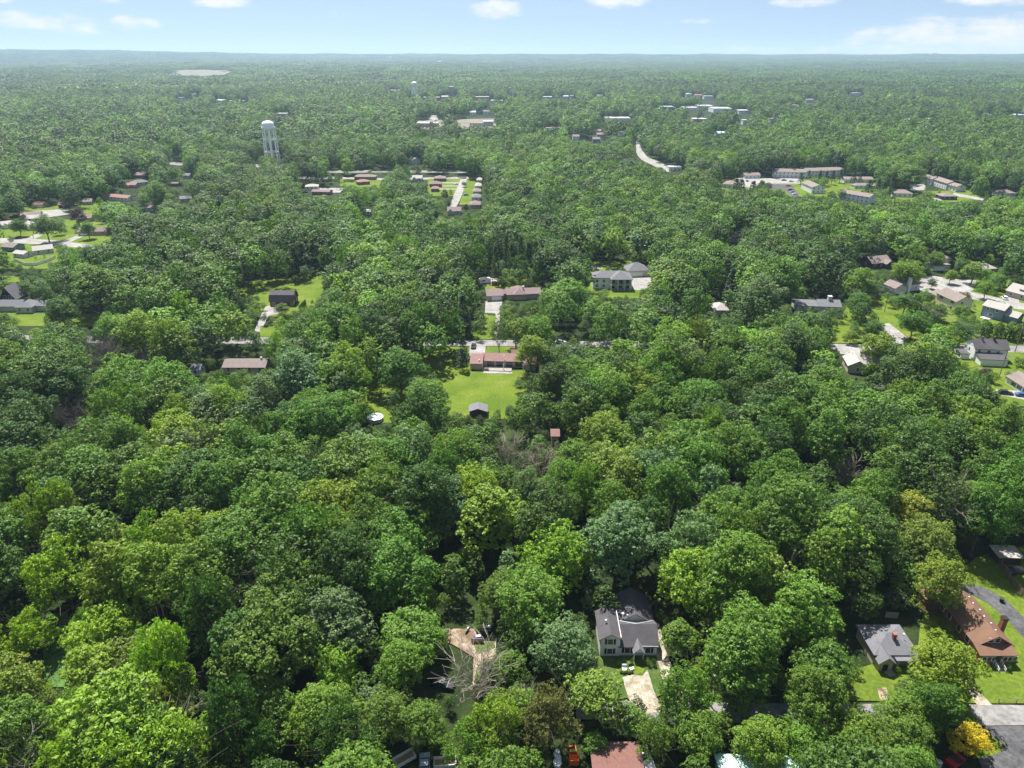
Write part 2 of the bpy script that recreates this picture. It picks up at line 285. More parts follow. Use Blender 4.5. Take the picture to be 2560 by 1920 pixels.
def near_set(m):
    s = {}
    s['oak'] = [(crown('leafy_crown', 10+i, m, 7, 3.6, 20, 78+2*i, 270, .41), limb_tree('trunk', i, BARK, 17, .34, 6, .34, .5, 1, 2)) for i in range(9)]
    s['maple'] = [(crown('leafy_crown', 30+i, m, 5.6, 3, 20, 52, 210, .44), limb_tree('trunk', 20+i, BARK, 17, .3, 6, .3, .4, 1, 2)) for i in range(3)]
    s['spray'] = [(crown('leafy_crown', 40+i, m, 5.6, 2, 18, 64, 220, .46, 'spray'), limb_tree('trunk', 40+i, BARK, 16, .26, 7, .2, .5, 1, 3)) for i in range(3)]
    s['thin'] = [(crown('leafy_crown', 50+i, m, 6.4, 3.6, 19, 44, 130, .46), limb_tree('trunk', 60+i, DEADBARK, 15.2, .26, 7, .25, .42, 2, 2)) for i in range(2)]
    s['spruce'] = [(crown('needled_crown', 70+i, m, 5.2, .9, 16, 70, 95, .6, 'cone'), limb_tree('trunk', 80+i, BARK, 15, .22, 1, .9, .1, 0)) for i in range(2)]
    s['bush'] = [(crown('leafy_crown', 90+i, m, 3, .2, 4.2, 26, 90, .4), limb_tree('stem', 95+i, BARK, 3.4, .12, 5, .1, .6, 1, 2)) for i in range(2)]
    s['column'] = [(crown('leafy_crown', 100, m, 2.3, .1, 7.5, 60, 120, .34, 'col'), limb_tree('trunk', 101, BARK, 6, .12, 3, .5, .2, 0))]
    return s
NEAR = near_set(LEAF)
DEAD = [limb_tree('bare_branches', 200+i, DEADBARK, 17, .5, 9, .16, .6, 2, 2, .06) for i in range(2)]+[limb_tree('bare_branches', 210, mat('grey_twigs', (.13, .115, .10), .9, .2, 2), 15, .3, 10, .2, .7, 2, 4, .04)]
UH = {'oak': 20.4, 'maple': 20.4, 'spray': 18.4, 'thin': 19.5, 'spruce': 16, 'bush': 4.3, 'column': 7.6}
UR = {'oak': 7.2, 'maple': 5.8, 'spray': 5.8, 'thin': 6.6, 'spruce': 4.4, 'bush': 3.1, 'column': 2.3}
COLS = {'dark': (.050, .102, .014), 'mid': (.080, .156, .016), 'green': (.104, .192, .018), 'silver': (.108, .180, .062), 'lime': (.140, .225, .014), 'yellow': (.155, .265, .012),
        'gold': (.165, .205, .02), 'bright': (.42, .36, .02), 'blue': (.040, .085, .042), 'purple': (.040, .014, .022), 'brown': (.11, .11, .03), 'olive': (.115, .18, .020)}
CNAME = {'dark': 'dark green', 'mid': 'mid green', 'green': 'fresh green', 'silver': 'silvery green', 'lime': 'yellowish green', 'yellow': 'lime yellow', 'gold': 'golden brown green',
         'bright': 'bright yellow', 'blue': 'blue green', 'purple': 'dark purple', 'brown': 'brownish', 'olive': 'olive green'}
KNAME = {'oak': 'broadleaf_tree', 'maple': 'broadleaf_tree', 'spray': 'broadleaf_tree', 'thin': 'broadleaf_tree', 'spruce': 'conifer_tree', 'bush': 'shrub', 'column': 'hedge_tree'}
def plant(kind, X, Y, Rr, Ht, colk, label, group=None, rnd=random, name=None, cat=None):
    cr, tr = rnd.choice(NEAR[kind]); sx = Rr/UR[kind]; sz = Ht/UH[kind]
    t = thing(name or KNAME[kind], label, cat or {'spruce': 'conifer', 'bush': 'shrub', 'column': 'hedge tree'}.get(kind, 'tree'), (X, Y, 0), rnd.random()*6.28, group); t.scale = (sx, sx, sz)
    c = bpy.data.objects.new('crown', cr); COL.objects.link(c); c.parent = t
    k = COLS[colk]; j = 1+rnd.uniform(-.16, .16); c.color = (k[0]*j*(1+rnd.uniform(-.12, .14)), k[1]*j, k[2]*j, 1)
    u = bpy.data.objects.new('trunk', tr); COL.objects.link(u); u.parent = t
    return t
PLACED = []      # (x, y, r) of everything already standing
def sized(px, py, rpx, aspect=1.3, hmax=23, hmin=2.0):
    """a crown seen at (px, py) with radius rpx: where its tree stands, crown radius and height"""
    hc = 10.0
    for _ in range(8):
        p = at(px, py, hc); Rr = rpx/F*depth(p.x, p.y, hc); Ht = min(hmax, max(hmin, 2*Rr*aspect)); hc = .6*Ht
    p = at(px, py, hc); return p.x, p.y, Rr, Ht
HAND = []
def tree_at(px, py, rpx, kind, colk, label, aspect=1.3, group=None, hmax=23, **k):
    X, Y, Rr, Ht = sized(px, py, rpx, aspect, hmax); PLACED.append((X, Y, Rr)); HAND.append((len(PLACED)-1, X, Y, Rr, Ht, label)); HOBJ.append(None); HOBJ[-1] = o = plant(kind, X, Y, Rr, Ht, colk, label, group, random.Random(int(px*7+py)), **k); return o
HOBJ = []
def base_tree(px, py, wpx, Ht, kind, colk, label, group=None, **k):
    p = at(px, py); Rr = wpx/2/F*depth(p.x, p.y, 0); PLACED.append((p.x, p.y, Rr)); return plant(kind, p.x, p.y, Rr, Ht, colk, label, group, random.Random(int(px*7+py)), **k)
# ------------------------------------------------------------------ buildings
def roof_mb(b, x0, x1, y0, y1, h, rt, rise, ov=.4, th=.16):
    X0, X1, Y0, Y1 = x0-ov, x1+ov, y0-ov, y1+ov
    if rt in ('gx', 'gy', 'gamb'):
        if rt == 'gy': A0, A1, B0, B1, b0, b1 = X0, X1, Y0, Y1, x0, x1
        else: A0, A1, B0, B1, b0, b1 = Y0, Y1, X0, X1, y0, y1
        mid = (A0+A1)/2; sl = rise/((b1-b0)/2); ez = h-ov*sl+.04
        if rt == 'gamb': prof = [(A0, ez-.3), (b0+(b1-b0)*.14, h+rise*.62), (mid, h+rise), (b1-(b1-b0)*.14, h+rise*.62), (A1, ez-.3)]
        else: prof = [(A0, ez), (mid, h+rise+.04), (A1, ez)]
        n = len(prof); out = [(a, z+th) for a, z in prof]; poly = out+[(a, z) for a, z in prof[::-1]]
        vs = []
        for c in (B0, B1):
            for a, z in poly: vs.append((a, c, z) if rt == 'gy' else (c, a, z))
        m_ = len(poly); fs = [(i, (i+1) % m_, (i+1) % m_+m_, i+m_) for i in range(m_)]
        for i in range(n-1):
            j, k = m_-1-i, m_-2-i
            fs += [(i, i+1, k, j), (i+m_, j+m_, k+m_, i+1+m_)]
        b.add(vs, fs)
    elif rt == 'hip':
        W, D = X1-X0, Y1-Y0; z0 = h+.02
        if W >= D: r0 = (X0+D/2, (Y0+Y1)/2); r1 = (X1-D/2, (Y0+Y1)/2)
        else: r0 = ((X0+X1)/2, Y0+W/2); r1 = ((X0+X1)/2, Y1-W/2)
        if abs(W-D) < .05: r1 = (r0[0]+.02, r0[1]) if W >= D else (r0[0], r0[1]+.02)
        vs = [(X0, Y0, z0), (X1, Y0, z0), (X1, Y1, z0), (X0, Y1, z0), (X0, Y0, z0+th), (X1, Y0, z0+th), (X1, Y1, z0+th), (X0, Y1, z0+th), (*r0, z0+th+rise), (*r1, z0+th+rise)]
        fs = [(0, 3, 2, 1), (0, 1, 5, 4), (1, 2, 6, 5), (2, 3, 7, 6), (3, 0, 4, 7)]
        fs += [(4, 5, 9, 8), (5, 6, 9), (6, 7, 8, 9), (7, 4, 8)] if W >= D else [(4, 5, 8), (5, 6, 9, 8), (6, 7, 9), (7, 4, 8, 9)]
        b.add(vs, fs)
    elif rt == 'flat': b.box(X0+ov*.6, Y0+ov*.6, h+.02, X1-ov*.6, Y1-ov*.6, h+.02+max(rise, .3))
    elif rt == 'shed':
        b.add([(X0, Y0, h+.03), (X1, Y0, h+.03), (X1, Y1, h+rise+.03), (X0, Y1, h+rise+.03), (X0, Y0, h+th+.03), (X1, Y0, h+th+.03), (X1, Y1, h+rise+th+.03), (X0, Y1, h+rise+th+.03)],
              [(0, 3, 2, 1), (4, 5, 6, 7), (0, 1, 5, 4), (1, 2, 6, 5), (2, 3, 7, 6), (3, 0, 4, 7)])
def wall_mb(b, x0, x1, y0, y1, h, rt, rise, z0=0):
    if rt == 'gy': vs = [(x0, y0, z0), (x1, y0, z0), (x1, y0, h), ((x0+x1)/2, y0, h+rise), (x0, y0, h)]; vs += [(x, y1, z) for x, y, z in vs]
    elif rt == 'gx': vs = [(x0, y0, z0), (x0, y1, z0), (x0, y1, h), (x0, (y0+y1)/2, h+rise), (x0, y0, h)]; vs += [(x1, y, z) for x, y, z in vs]
    elif rt == 'gamb':
        w = (y1-y0)*.14; vs = [(x0, y0, z0), (x0, y1, z0), (x0, y1, h), (x0, y1-w, h+rise*.60), (x0, (y0+y1)/2, h+rise*.97), (x0, y0+w, h+rise*.60), (x0, y0, h)]; vs += [(x1, y, z) for x, y, z in vs]
    elif rt == 'shed':
        vs = [(x0, y0, z0), (x0, y1, z0), (x0, y1, h+rise), (x0, y0, h)]; vs += [(x1, y, z) for x, y, z in vs]
    else: b.box(x0, y0, z0, x1, y1, h); return
    n = len(vs)//2; b.add(vs, [tuple(range(n))[::-1], tuple(range(n, 2*n))]+[(i, (i+1) % n, (i+1) % n+n, i+n) for i in range(n)])
def obox(face, plane, u0, u1, z0, z1, d0, d1):
    """box on a wall: face f/b/l/r, out from the plane by d0..d1"""
    if face == 'f': return (u0, plane-d1, z0, u1, plane-d0, z1)
    if face == 'b': return (u0, plane+d0, z0, u1, plane+d1, z1)
    if face == 'l': return (plane-d1, u0, z0, plane-d0, u1, z1)
    return (plane+d0, u0, z0, plane+d1, u1, z1)
def window(t, face, plane, u, z, w=1.0, h=1.3, sh=False, trim='whitesmooth'):
    fr = MB().box(*obox(face, plane, u-w/2-.12, u+w/2+.12, z-.12, z+h+.12, -.01, .05)).build('window', M[trim], t)
    MB().box(*obox(face, plane, u-w/2, u+w/2, z, z+h*.49, .03, .07)).box(*obox(face, plane, u-w/2, u+w/2, z+h*.53, z+h, .03, .07)).build('pane', M['glass'], fr)
    if sh:
        for s in (-1, 1):
            a = u+s*(w/2+.36); MB().box(*obox(face, plane, a-.22, a+.22, z-.05, z+h+.05, -.01, .06)).build('shutter', M['black'], t)
def door(t, face, plane, u, w=1, h=2.1, m='white', z=0.1):
    d = MB().box(*obox(face, plane, u-w/2, u+w/2, z, z+h, -.01, .06)).build('door' if w < 2 else 'garage_door', M[m], t)
    if w < 2: MB().box(*obox(face, plane, u+w*.3, u+w*.38, z+1, z+1.08, .05, .12)).build('handle', M['darkmetal'], d)
def chimney(t, x, y, z0, z1, w=.7, m='brick', roof=None):
    c = MB().box(x-w/2, y-w/2, z0, x+w/2, y+w/2, z1).box(x-w/2-.08, y-w/2-.08, z1, x+w/2+.08, y+w/2+.08, z1+.15).build('chimney', M[m], roof or t)
def vent(t, x, y, z, m='whitesmooth', r=.13, h=.4): MB().lathe([(r, 0), (r, h), (r*1.7, h), (r*1.5, h+.12), (0.02, h+.16)], 8, (x, y, z)).build('vent_pipe', M[m], t)
def house(name, label, cat, pL, pR, blocks, wall, roof, wins='auto', garage=None, chim=None, group=None, keep=True, trim='whitesmooth', extra=None, fixw=None, keeppad=0):
    """front foot runs from photo point pL to pR; local x along it, y away behind it, metres"""
    A = at(*pL); B = at(*pR); W = (B-A).length; rz = math.atan2(B.y-A.y, B.x-A.x)
    t = thing(name, label, cat, (A.x, A.y, 0), rz, group); t['W'] = W
    bl = [tuple(W*q[1] if isinstance(q, tuple) else q for q in b_) for b_ in blocks]
    wm = MB(); rm = MB()
    for x0, x1, y0, y1, h, rt, rise in bl:
        wall_mb(wm, x0, x1, y0, y1, h, rt, rise)
        roof_mb(rm, x0, x1, y0, y1, h, rt, rise)
    wm.build('wall', M[wall], t); rf = rm.build('roof', M[roof], t)
    ca, sa = math.cos(rz), math.sin(rz)
    def L(x, y): return (A.x+x*ca-y*sa, A.y+x*sa+y*ca)
    x0, x1, y0, y1, h, rt, rise = bl[0]; c_ = L((x0+x1)/2, (y0+y1)/2); SUNNY.append((*c_, h+rise*.5, max(x1-x0, y1-y0)*.36))
    for x0, x1, y0, y1, h, rt, rise in bl:
        NOBASE.append([L(x0-2, y0-2), L(x1+2, y0-2), L(x1+2, y1+2), L(x0-2, y1+2)])
        q = [proj(*L(x, y), z) for x in (x0, x1) for y in (y0, y1) for z in (0, h)]+[proj(*L((x0+x1)/2, (y0+y1)/2), h+rise)]
        if keep:
            q = sorted(set(q)); lo = []; up = []
            for p in q:
                while len(lo) > 1 and (lo[-1][0]-lo[-2][0])*(p[1]-lo[-2][1])-(lo[-1][1]-lo[-2][1])*(p[0]-lo[-2][0]) <= 0: lo.pop()
                lo.append(p)
            for p in q[::-1]:
                while len(up) > 1 and (up[-1][0]-up[-2][0])*(p[1]-up[-2][1])-(up[-1][1]-up[-2][1])*(p[0]-up[-2][0]) <= 0: up.pop()
                up.append(p)
            yb = min(proj(*L(x, y), 0)[1] for x in (x0, x1) for y in (y0, y1))
            hull = lo[:-1]+up[:-1]
            if keep == 'top': cy = sum(p[1] for p in hull)/len(hull); hull = [(p[0], min(p[1], cy+1)) for p in hull]
            KEEP.append((hull, proj(*L((x0+x1)/2, y0), 0)[1]-1))
    if wins == 'auto':
        x0, x1, y0, y1, h, rt, rise = bl[0]
        for z in ([1.0] if h < 4.2 else [1.0, 3.7]):
            n = max(1, int((x1-x0)/3.6))
            for i in range(n):
                u = x0+(x1-x0)*(i+.5)/n
                if garage and abs(u-garage[0]) < garage[1]/2+.8 and z < 2: continue
                window(t, 'f', y0, u, z)
        for fc, pl in (('l', x0), ('r', x1)): window(t, fc, pl, (y0+y1)/2, 1.0 if h < 4.2 else 3.7)
    elif wins:
        for w_ in wins: window(t, *w_)
    if garage: door(t, 'f', garage[2] if len(garage) > 2 else bl[0][2], garage[0], garage[1], 2.2, 'whitesmooth')
    if chim: chimney(t, *chim, roof=rf)
    if extra: extra(t, rf, W)
    return t
SUNNY = []
def far_box(name, label, px, py, wpx, h, dep, wall, roof, rt='flat', rise=.5, cat='building', group=None, rz=0, keep=True):
    """distant building: centre of its front foot, width in photo pixels"""
    s = wpx/2; return house(name, label, cat, (px-s, py-rz*s), (px+s, py+rz*s), [(0, ('W', 1.0), 0, dep, h, rt, rise)], wall, roof, 'auto' if h < 8 else None, keep=keep, group=group)
CARM = {}
def car(label, px, py, rz, paint, kind='car', L=4.6, keep=True):
    p = at(px, py); t = thing({'car': 'parked_car', 'pickup': 'pickup_truck', 'suv': 'parked_suv'}[kind], label, {'car': 'car', 'pickup': 'pickup truck', 'suv': 'car'}[kind], (p.x, p.y, .03), R(rz)); w = .9; h = 1.0 if kind == 'pickup' else .8
    if kind == 'pickup':
        b = MB().box(-L/2, -w, .4, L/2, w, .85).box(-L/2, -w, .85, -.2, -w+.1, 1.25).box(-L/2, w-.1, .85, -.2, w, 1.25).box(-L/2, -w+.1, .85, -L/2+.1, w-.1, 1.25).box(.9, -w, .85, L/2, w, 1.15); b.build('body', M[paint], t)
        c = [( -.2, .9), (.1, .7)]; x0, x1, zt = -.2, 1.0, 1.75
    else:
        pr = [(-L/2, .35), (-L/2, .95), (-L/2+.1, 1.0), (L/2-1.1, 1.0), (L/2-.15, .85), (L/2, .7), (L/2, .35)]; n = len(pr)
        b = MB(); b.add([(x, -w, z) for x, z in pr]+[(x, w, z) for x, z in pr], [tuple(range(n)), tuple(range(n, 2*n))[::-1]]+[(i, (i+1) % n, (i+1) % n+n, i+n) for i in range(n)]); b.build('body', M[paint], t)
        x0, x1, zt = (-L/2+.15, L/2-1.3, 1.65) if kind == 'suv' else (-L/2+.7, L/2-1.2, 1.45)
    z0 = 1.0 if kind != 'pickup' else .86
    k = .45; MB().add([(x0, -w+.05, z0), (x1, -w+.05, z0), (x1, w-.05, z0), (x0, w-.05, z0), (x0+k, -w+.22, zt-.08), (x1-k-.15, -w+.22, zt-.08), (x1-k-.15, w-.22, zt-.08), (x0+k, w-.22, zt-.08)], [(0, 1, 5, 4), (1, 2, 6, 5), (2, 3, 7, 6), (3, 0, 4, 7), (4, 5, 6, 7)]).build('windscreen', M['glass'], t)
    MB().box(x0+k, -w+.2, zt-.06, x1-k-.15, w-.2, zt).build('roof_panel', M[paint], t)
    for x in (-L*.31, L*.31):
        for y in (-w, w):
            wh = MB(); wh.tube((x, y-.11, .33), (x, y+.11, .33), .33, .33, 12); wh.build('wheel', M['tyre'], t)
    NOBASE.append([(p.x-4, p.y-4), (p.x+4, p.y-4), (p.x+4, p.y+4), (p.x-4, p.y+4)])
    if keep: s = F/depth(p.x, p.y, 0)*2.6; KEEP.append(([(px-s, py-s*.8), (px+s, py-s*.8), (px+s, py+s*.4), (px-s, py+s*.4)], py-1))
    return t
def fence(name, label, pts, h, m, solid=True, post='graywood', step=2.4, rails=2, keep=False):
    P = [at(*p) for p in pts]; t = thing(name, label, 'fence', P[0]); o = P[0]
    pn = MB(); n_ = 0
    for a, b in zip(P[:-1], P[1:]):
        a = a-o; b = b-o; L = (b-a).length; d = (b-a)/L; nrm = Vector((-d.y, d.x, 0))
        if solid: c = [a+nrm*.03, b+nrm*.03, b-nrm*.03, a-nrm*.03]; pn.prism([(v.x, v.y) for v in c], .05, h)
        else:
            for k in range(rails): z = h*(.45+.5*k/max(1, rails-1)); pn.tube(a+Vector((0, 0, z)), b+Vector((0, 0, z)), .05, .05, 4)
        k = 0
        while k*step <= L:
            q = a+d*k*step; MB().box(q.x-.07, q.y-.07, 0, q.x+.07, q.y+.07, h+.1).build('post', M[post], t); k += 1
    pn.build('panel' if solid else 'rail', M[m], t); return t
def pole(label, px, py, Ht, arm=2.2, rz=0, name='utility_pole', m='polewood'):
    p = at(px, py); t = thing(name, label, 'utility pole', (p.x, p.y, 0), R(rz))
    MB().tube((0, 0, 0), (0, 0, Ht), .16, .11, 8).build('pole', M[m], t)
    a = MB().box(-arm/2, -.06, Ht-.9, arm/2, .06, Ht-.76).build('crossarm', M['polewood'], t)
    for x in (-arm*.45, -arm*.2, arm*.2, arm*.45): MB().lathe([(.05, 0), (.07, .06), (.05, .12), (.06, .2)], 6, (x, 0, Ht-.76)).build('insulator', M['whitesmooth'], a)
    MB().lathe([(.22, 0), (.24, .1), (.24, .75), (.1, .85)], 10, (.36, 0, Ht-2.4)).build('transformer', M['palegray'], t)
    return t, p
def wires(label, A, B, n=3, sag=.8, gap=.9, r=.022):
    """A, B world points of the arms"""
    A = Vector(A); B = Vector(B); d = (B-A); s = Vector((-d.y, d.x, 0)).normalized(); objs = []
    for k in range(n):
        o = (k-(n-1)/2)*gap; pr = None; b = MB()
        for i in range(15):
            f = i/14; q = A.lerp(B, f)+s*o-Vector((0, 0, sag*4*f*(1-f)))
            if pr is not None: b.tube(pr, q, r, r, 4)
            pr = q
        w = b.build('overhead_wire', M['wire']); tag(w, label, 'overhead wire', label.replace('wire', 'wires')); objs.append(w)
    return objs
# ------------------------------------------------------------------ roads, lawns and clearings
def keepv(poly, yb=None): KEEP.append((poly, yb))
surf('back_lawn', 'lawn', [(880,1060),(905,965),(985,905),(1060,866),(1172,868),(1176,926),(1320,926),(1312,1045)], nobase=False, keep=[(1040,935),(1118,912),(1135,905),(1152,925),(1292,928),(1286,962),(1279,985),(1283,1002),(1240,1006),(1222,1022),(1120,1022),(1127,985),(1125,955),(1085,925)])
keepv([(930,985),(968,975),(963,1000),(975,1040),(922,1042),(922,1010)]); 
surf('street', 'road', [(-300,836),(600,842),(1180,850),(1500,852),(2000,859),(2800,866),(2800,886),(2000,877),(1500,867),(1180,865),(600,859),(-300,853)], keep=[(1178,850),(1330,851),(1325,862),(1178,864)])
keepv([(2398,864),(2560,866),(2560,884),(2398,880)]); keepv([(1345,815),(1475,815),(1475,842),(1348,842)], 846); keepv([(660,846),(690,846),(690,854),(660,854)]); keepv([(2080,860),(2105,858),(2110,868),(2080,870)])
surf('driveway', 'concrete', [(1174,862),(1214,862),(1213,890),(1173,892)], keep=[(1178,862),(1212,862),(1210,886),(1178,888)])
surf('front_lawn', 'lawn', [(1216,867),(1340,867),(1340,905),(1214,905)], nobase=False, keep=[(1216,866),(1272,866),(1272,884),(1215,886)])
surf('driveway', 'concrete', [(1214,753),(1256,753),(1250,790),(1244,848),(1236,848),(1240,785),(1212,782)], keep=[(1216,753),(1250,753),(1242,775),(1214,775)])
surf('strip_lawn', 'lawn', [(1190,785),(1240,785),(1236,848),(1180,848)], nobase=False, keep=[(1218,788),(1238,788),(1236,820),(1232,846),(1220,846),(1218,815)])
surf('back_yard', 'lawn', [(1200,690),(1340,692),(1345,725),(1215,728)], nobase=False, keep=False); keepv([(1226,714),(1250,718),(1244,724),(1228,722)])
surf('parking_pad', 'concrete', [(1198,696),(1245,696),(1240,712),(1200,712)], keep=False)
surf('house_lawn', 'lawn', [(1470,655),(1575,652),(1640,690),(1640,745),(1470,748)], nobase=False, keep=[(1530,730),(1590,724),(1588,736),(1535,738)]); keepv([(1535,662),(1565,660),(1568,672),(1535,672)]); keepv([(1480,672),(1530,668),(1530,674),(1480,680)])
surf('driveway', 'concrete', [(1568,690),(1632,690),(1636,712),(1600,726),(1566,722)], keep=[(1570,692),(1620,692),(1618,705),(1590,722),(1568,718)])
surf('pool_deck', 'concrete', [(1476,664),(1506,664),(1506,672),(1476,672)], keep=[(1478,663),(1505,663),(1505,671),(1478,671)])
surf('barn_meadow', 'lawn', [(560,735),(640,700),(740,696),(790,672),(812,690),(806,735),(770,790),(700,795),(560,760)], nobase=False, keep=[(600,728),(632,705),(655,708),(690,716),(738,712),(775,700),(792,682),(800,690),(802,735),(772,752),(750,765),(735,768),(675,750),(650,740)])
surf('gravel_yard', 'concrete', [(664,766),(704,764),(700,782),(672,790),(650,830),(636,828),(652,790)], keep=[(668,768),(692,766),(688,780),(672,786)]); 
surf('small_lawn', 'lawn', [(650,815),(700,815),(700,842),(650,842)], nobase=False, keep=[(658,820),(682,820),(680,838),(660,838)])
surf('left_lawn', 'lawn', [(-40,760),(60,782),(300,788),(310,815),(-40,815)], nobase=False, keep=[(44,786),(104,782),(108,790),(102,814),(50,812)]); keepv([(192,792),(275,790),(275,803),(192,806)])
surf('left_upper_lawn', 'lawn', [(10,690),(60,690),(60,706),(10,706)], keep=[(22,694),(46,692),(44,702),(26,704)])
# subdivision at the left
surf('subdivision_lawn', 'lawn', [(-60,560),(120,545),(300,560),(300,612),(210,620),(130,672),(-60,672)], nobase=False, keep=False)
surf('subdivision_street', 'concrete', [(-40,594),(50,596),(130,600),(240,614),(236,624),(130,612),(40,608),(-40,608)], keep=[(48,597),(130,600),(205,610),(202,614),(130,610),(50,607)])
surf('subdivision_driveway', 'concrete', [(64,596),(100,582),(112,585),(84,600)], keep=[(68,595),(100,584),(110,586),(82,598)])
surf('subdivision_driveway', 'concrete', [(150,604),(196,588),(212,590),(172,607)], keep=[(152,603),(196,589),(210,591),(172,606)])
keepv([(98,592),(138,588),(136,598),(96,598)]); keepv([(178,600),(262,588),(272,592),(262,608),(200,607)]); keepv([(60,590),(105,576),(104,582),(66,594)])
keepv([(74,650),(110,640),(112,646),(96,650),(80,652)]); keepv([(88,668),(120,654),(118,664),(95,672)])
surf('upper_street', 'concrete', [(60,535),(90,520),(130,520),(172,524),(172,536),(110,545),(62,545)], keep=[(88,524),(108,518),(112,528),(90,532)]); keepv([(106,534),(165,524),(168,530),(110,540)])
surf('upper_lawn', 'lawn', [(50,515),(300,505),(300,535),(200,540),(172,536),(172,522),(50,530)], nobase=False, keep=False); keepv([(205,528),(235,526),(230,536),(208,536)], 520)
# subdivision in the middle
surf('crossing_street', 'concrete', [(720,440),(860,443),(960,446),(1170,442),(1172,447),(960,451),(860,448),(720,446)], keep=[(1060,443),(1168,443),(1168,447),(1060,448)]); keepv([(858,442),(884,443),(884,447),(858,447)])
surf('main_street', 'road', [(600,427),(990,425),(1170,428),(1170,433),(990,431),(600,434)], keep=[(830,426),(850,426),(850,431),(830,431)]); keepv([(930,423),(982,424),(982,431),(930,430)]); keepv([(430,407),(452,407),(452,413),(430,413)]); keepv([(640,412),(700,413),(700,419),(640,418)]); keepv([(1060,427),(1075,427),(1075,434),(1060,434)]); keepv([(1110,427),(1135,427),(1135,432),(1110,432)])
surf('far_left_street', 'road', [(380,404),(720,412),(720,420),(380,412)], keep=False)
surf('side_street', 'concrete', [(1152,446),(1170,446),(1150,500),(1138,522),(1120,522),(1130,500)], keep=[(1153,446),(1168,446),(1150,490),(1140,505),(1130,502),(1142,475)])
surf('street_lawn', 'lawn', [(1070,447),(1152,447),(1134,490),(1066,490)], nobase=False, keep=[(1112,448),(1150,448),(1138,475),(1100,475),(1104,456)]); surf('street_lawn', 'lawn', [(1168,447),(1204,447),(1200,512),(1148,512)], nobase=False, keep=[(1170,448),(1184,448),(1182,505),(1155,505),(1158,478)])
surf('street_lawn', 'lawn', [(850,447),(955,450),(955,470),(850,466)], nobase=False, keep=[(862,447),(884,449),(884,456),(866,457)]); keepv([(936,450),(950,451),(948,456),(936,456)])
for q in ((1106, 456), (1102, 464), (1098, 472)): surf('driveway', 'concrete', [(q[0], q[1]), (q[0]+42, q[1]), (q[0]+41, q[1]+2.2), (q[0]-1, q[1]+2.2)], keep=False)
surf('cul_de_sac', 'concrete', [(790,470),(860,470),(850,482),(790,482)], keep=[(822,474),(852,472),(850,480),(826,480)])
# apartments at the right
surf('apartment_lawn', 'lawn', [(1790,448),(2200,448),(2240,480),(2420,476),(2460,500),(2300,512),(2060,492),(1790,492)], nobase=False, keep=[(2075,460),(2130,456),(2150,464),(2150,472),(2090,476),(2070,474)])
keepv([(1930,458),(1998,459),(2000,464),(1935,464)]); keepv([(1982,466),(2003,464),(2003,480),(1985,478)]); keepv([(2000,463),(2005,463)]) 
surf('parking_lot', 'concrete', [(1838,446),(2000,446),(2000,459),(1900,460),(1880,470),(1838,464)], keep=[(1842,450),(1860,446),(1990,447),(1990,457),(1880,456),(1880,464),(1870,462)])
surf('parking_lot', 'asphalt', [(1922,462),(1980,462),(2000,492),(1980,492),(1960,474),(1920,474)], keep=[(1928,463),(1976,464),(1994,488),(1982,490),(1965,472),(1930,470)])
surf('parking_lot', 'concrete', [(2272,462),(2312,460),(2314,476),(2276,476)], keep=[(2282,464),(2308,462),(2310,472),(2284,474)])
surf('apartment_street', 'concrete', [(2385,482),(2460,497),(2456,502),(2380,489)], keep=[(2390,484),(2450,498),(2446,500),(2392,488)])
surf('apartment_street', 'concrete', [(2330,496),(2385,494),(2385,500),(2330,502)], keep=[(2338,497),(2382,496),(2382,500),(2340,501)])
# road and white building beyond the middle wood
surf('town_road', 'concrete', [(1590,352),(1596,352),(1604,375),(1618,392),(1660,410),(1690,428),(1668,430),(1640,418),(1604,400),(1590,385)], keep=[(1591,366),(1598,366),(1606,386),(1650,406),(1685,424),(1670,427),(1640,414),(1604,396),(1594,388)]); keepv([(1590,350),(1596,350),(1598,366),(1592,366)])
surf('town_road', 'concrete', [(1078,288),(1092,288),(1100,318),(1088,320),(1070,305)], keep=[(1080,290),(1090,290),(1096,316),(1088,318),(1076,303)])
surf('town_yard', 'sand', [(1040,302),(1240,296),(1240,320),(1100,325),(1040,322)], z=.3, keep=[(1100,300),(1160,302),(1150,312),(1105,310)])
# cul-de-sac at the right
surf('right_lawn', 'lawn', [(2130,742),(2300,742),(2420,700),(2700,700),(2700,865),(2000,858),(2000,800),(2100,800)], nobase=False, keep=[(2176,764),(2200,760),(2260,778),(2268,815),(2285,846),(2262,842),(2225,806),(2205,785)])
keepv([(2098,808),(2118,804),(2118,826),(2100,824)]); keepv([(2362,775),(2386,768),(2390,790),(2368,812)]); keepv([(2455,796),(2540,806),(2560,804),(2560,820),(2500,812)]); keepv([(2520,746),(2560,748),(2560,766),(2526,760)]); keepv([(2460,730),(2500,736),(2495,746),(2462,742)]); keepv([(2400,850),(2560,852),(2560,860),(2400,862)]); keepv([(2406,873),(2430,872),(2428,888),(2408,888)])
surf('cul_de_sac', 'concrete', [(2296,694),(2330,690),(2380,698),(2440,702),(2436,722),(2420,735),(2360,740),(2300,738)], keep=[(2300,702),(2326,696),(2330,710),(2366,702),(2418,706),(2420,716),(2410,730),(2376,728),(2370,715),(2330,718),(2300,712)])
surf('street_right', 'concrete', [(2415,728),(2700,790),(2700,806),(2410,744)], keep=[(2424,738),(2448,744),(2445,752),(2420,745)]); keepv([(2522,766),(2560,774),(2560,784),(2522,778)])
surf('driveway', 'concrete', [(2500,742),(2545,738),(2550,775),(2518,768)], keep=[(2506,748),(2528,742),(2526,756),(2512,758)])
surf('driveway', 'concrete', [(2196,814),(2222,808),(2268,845),(2255,860),(2232,860)], keep=[(2204,815),(2222,811),(2262,842),(2250,845),(2226,836)])
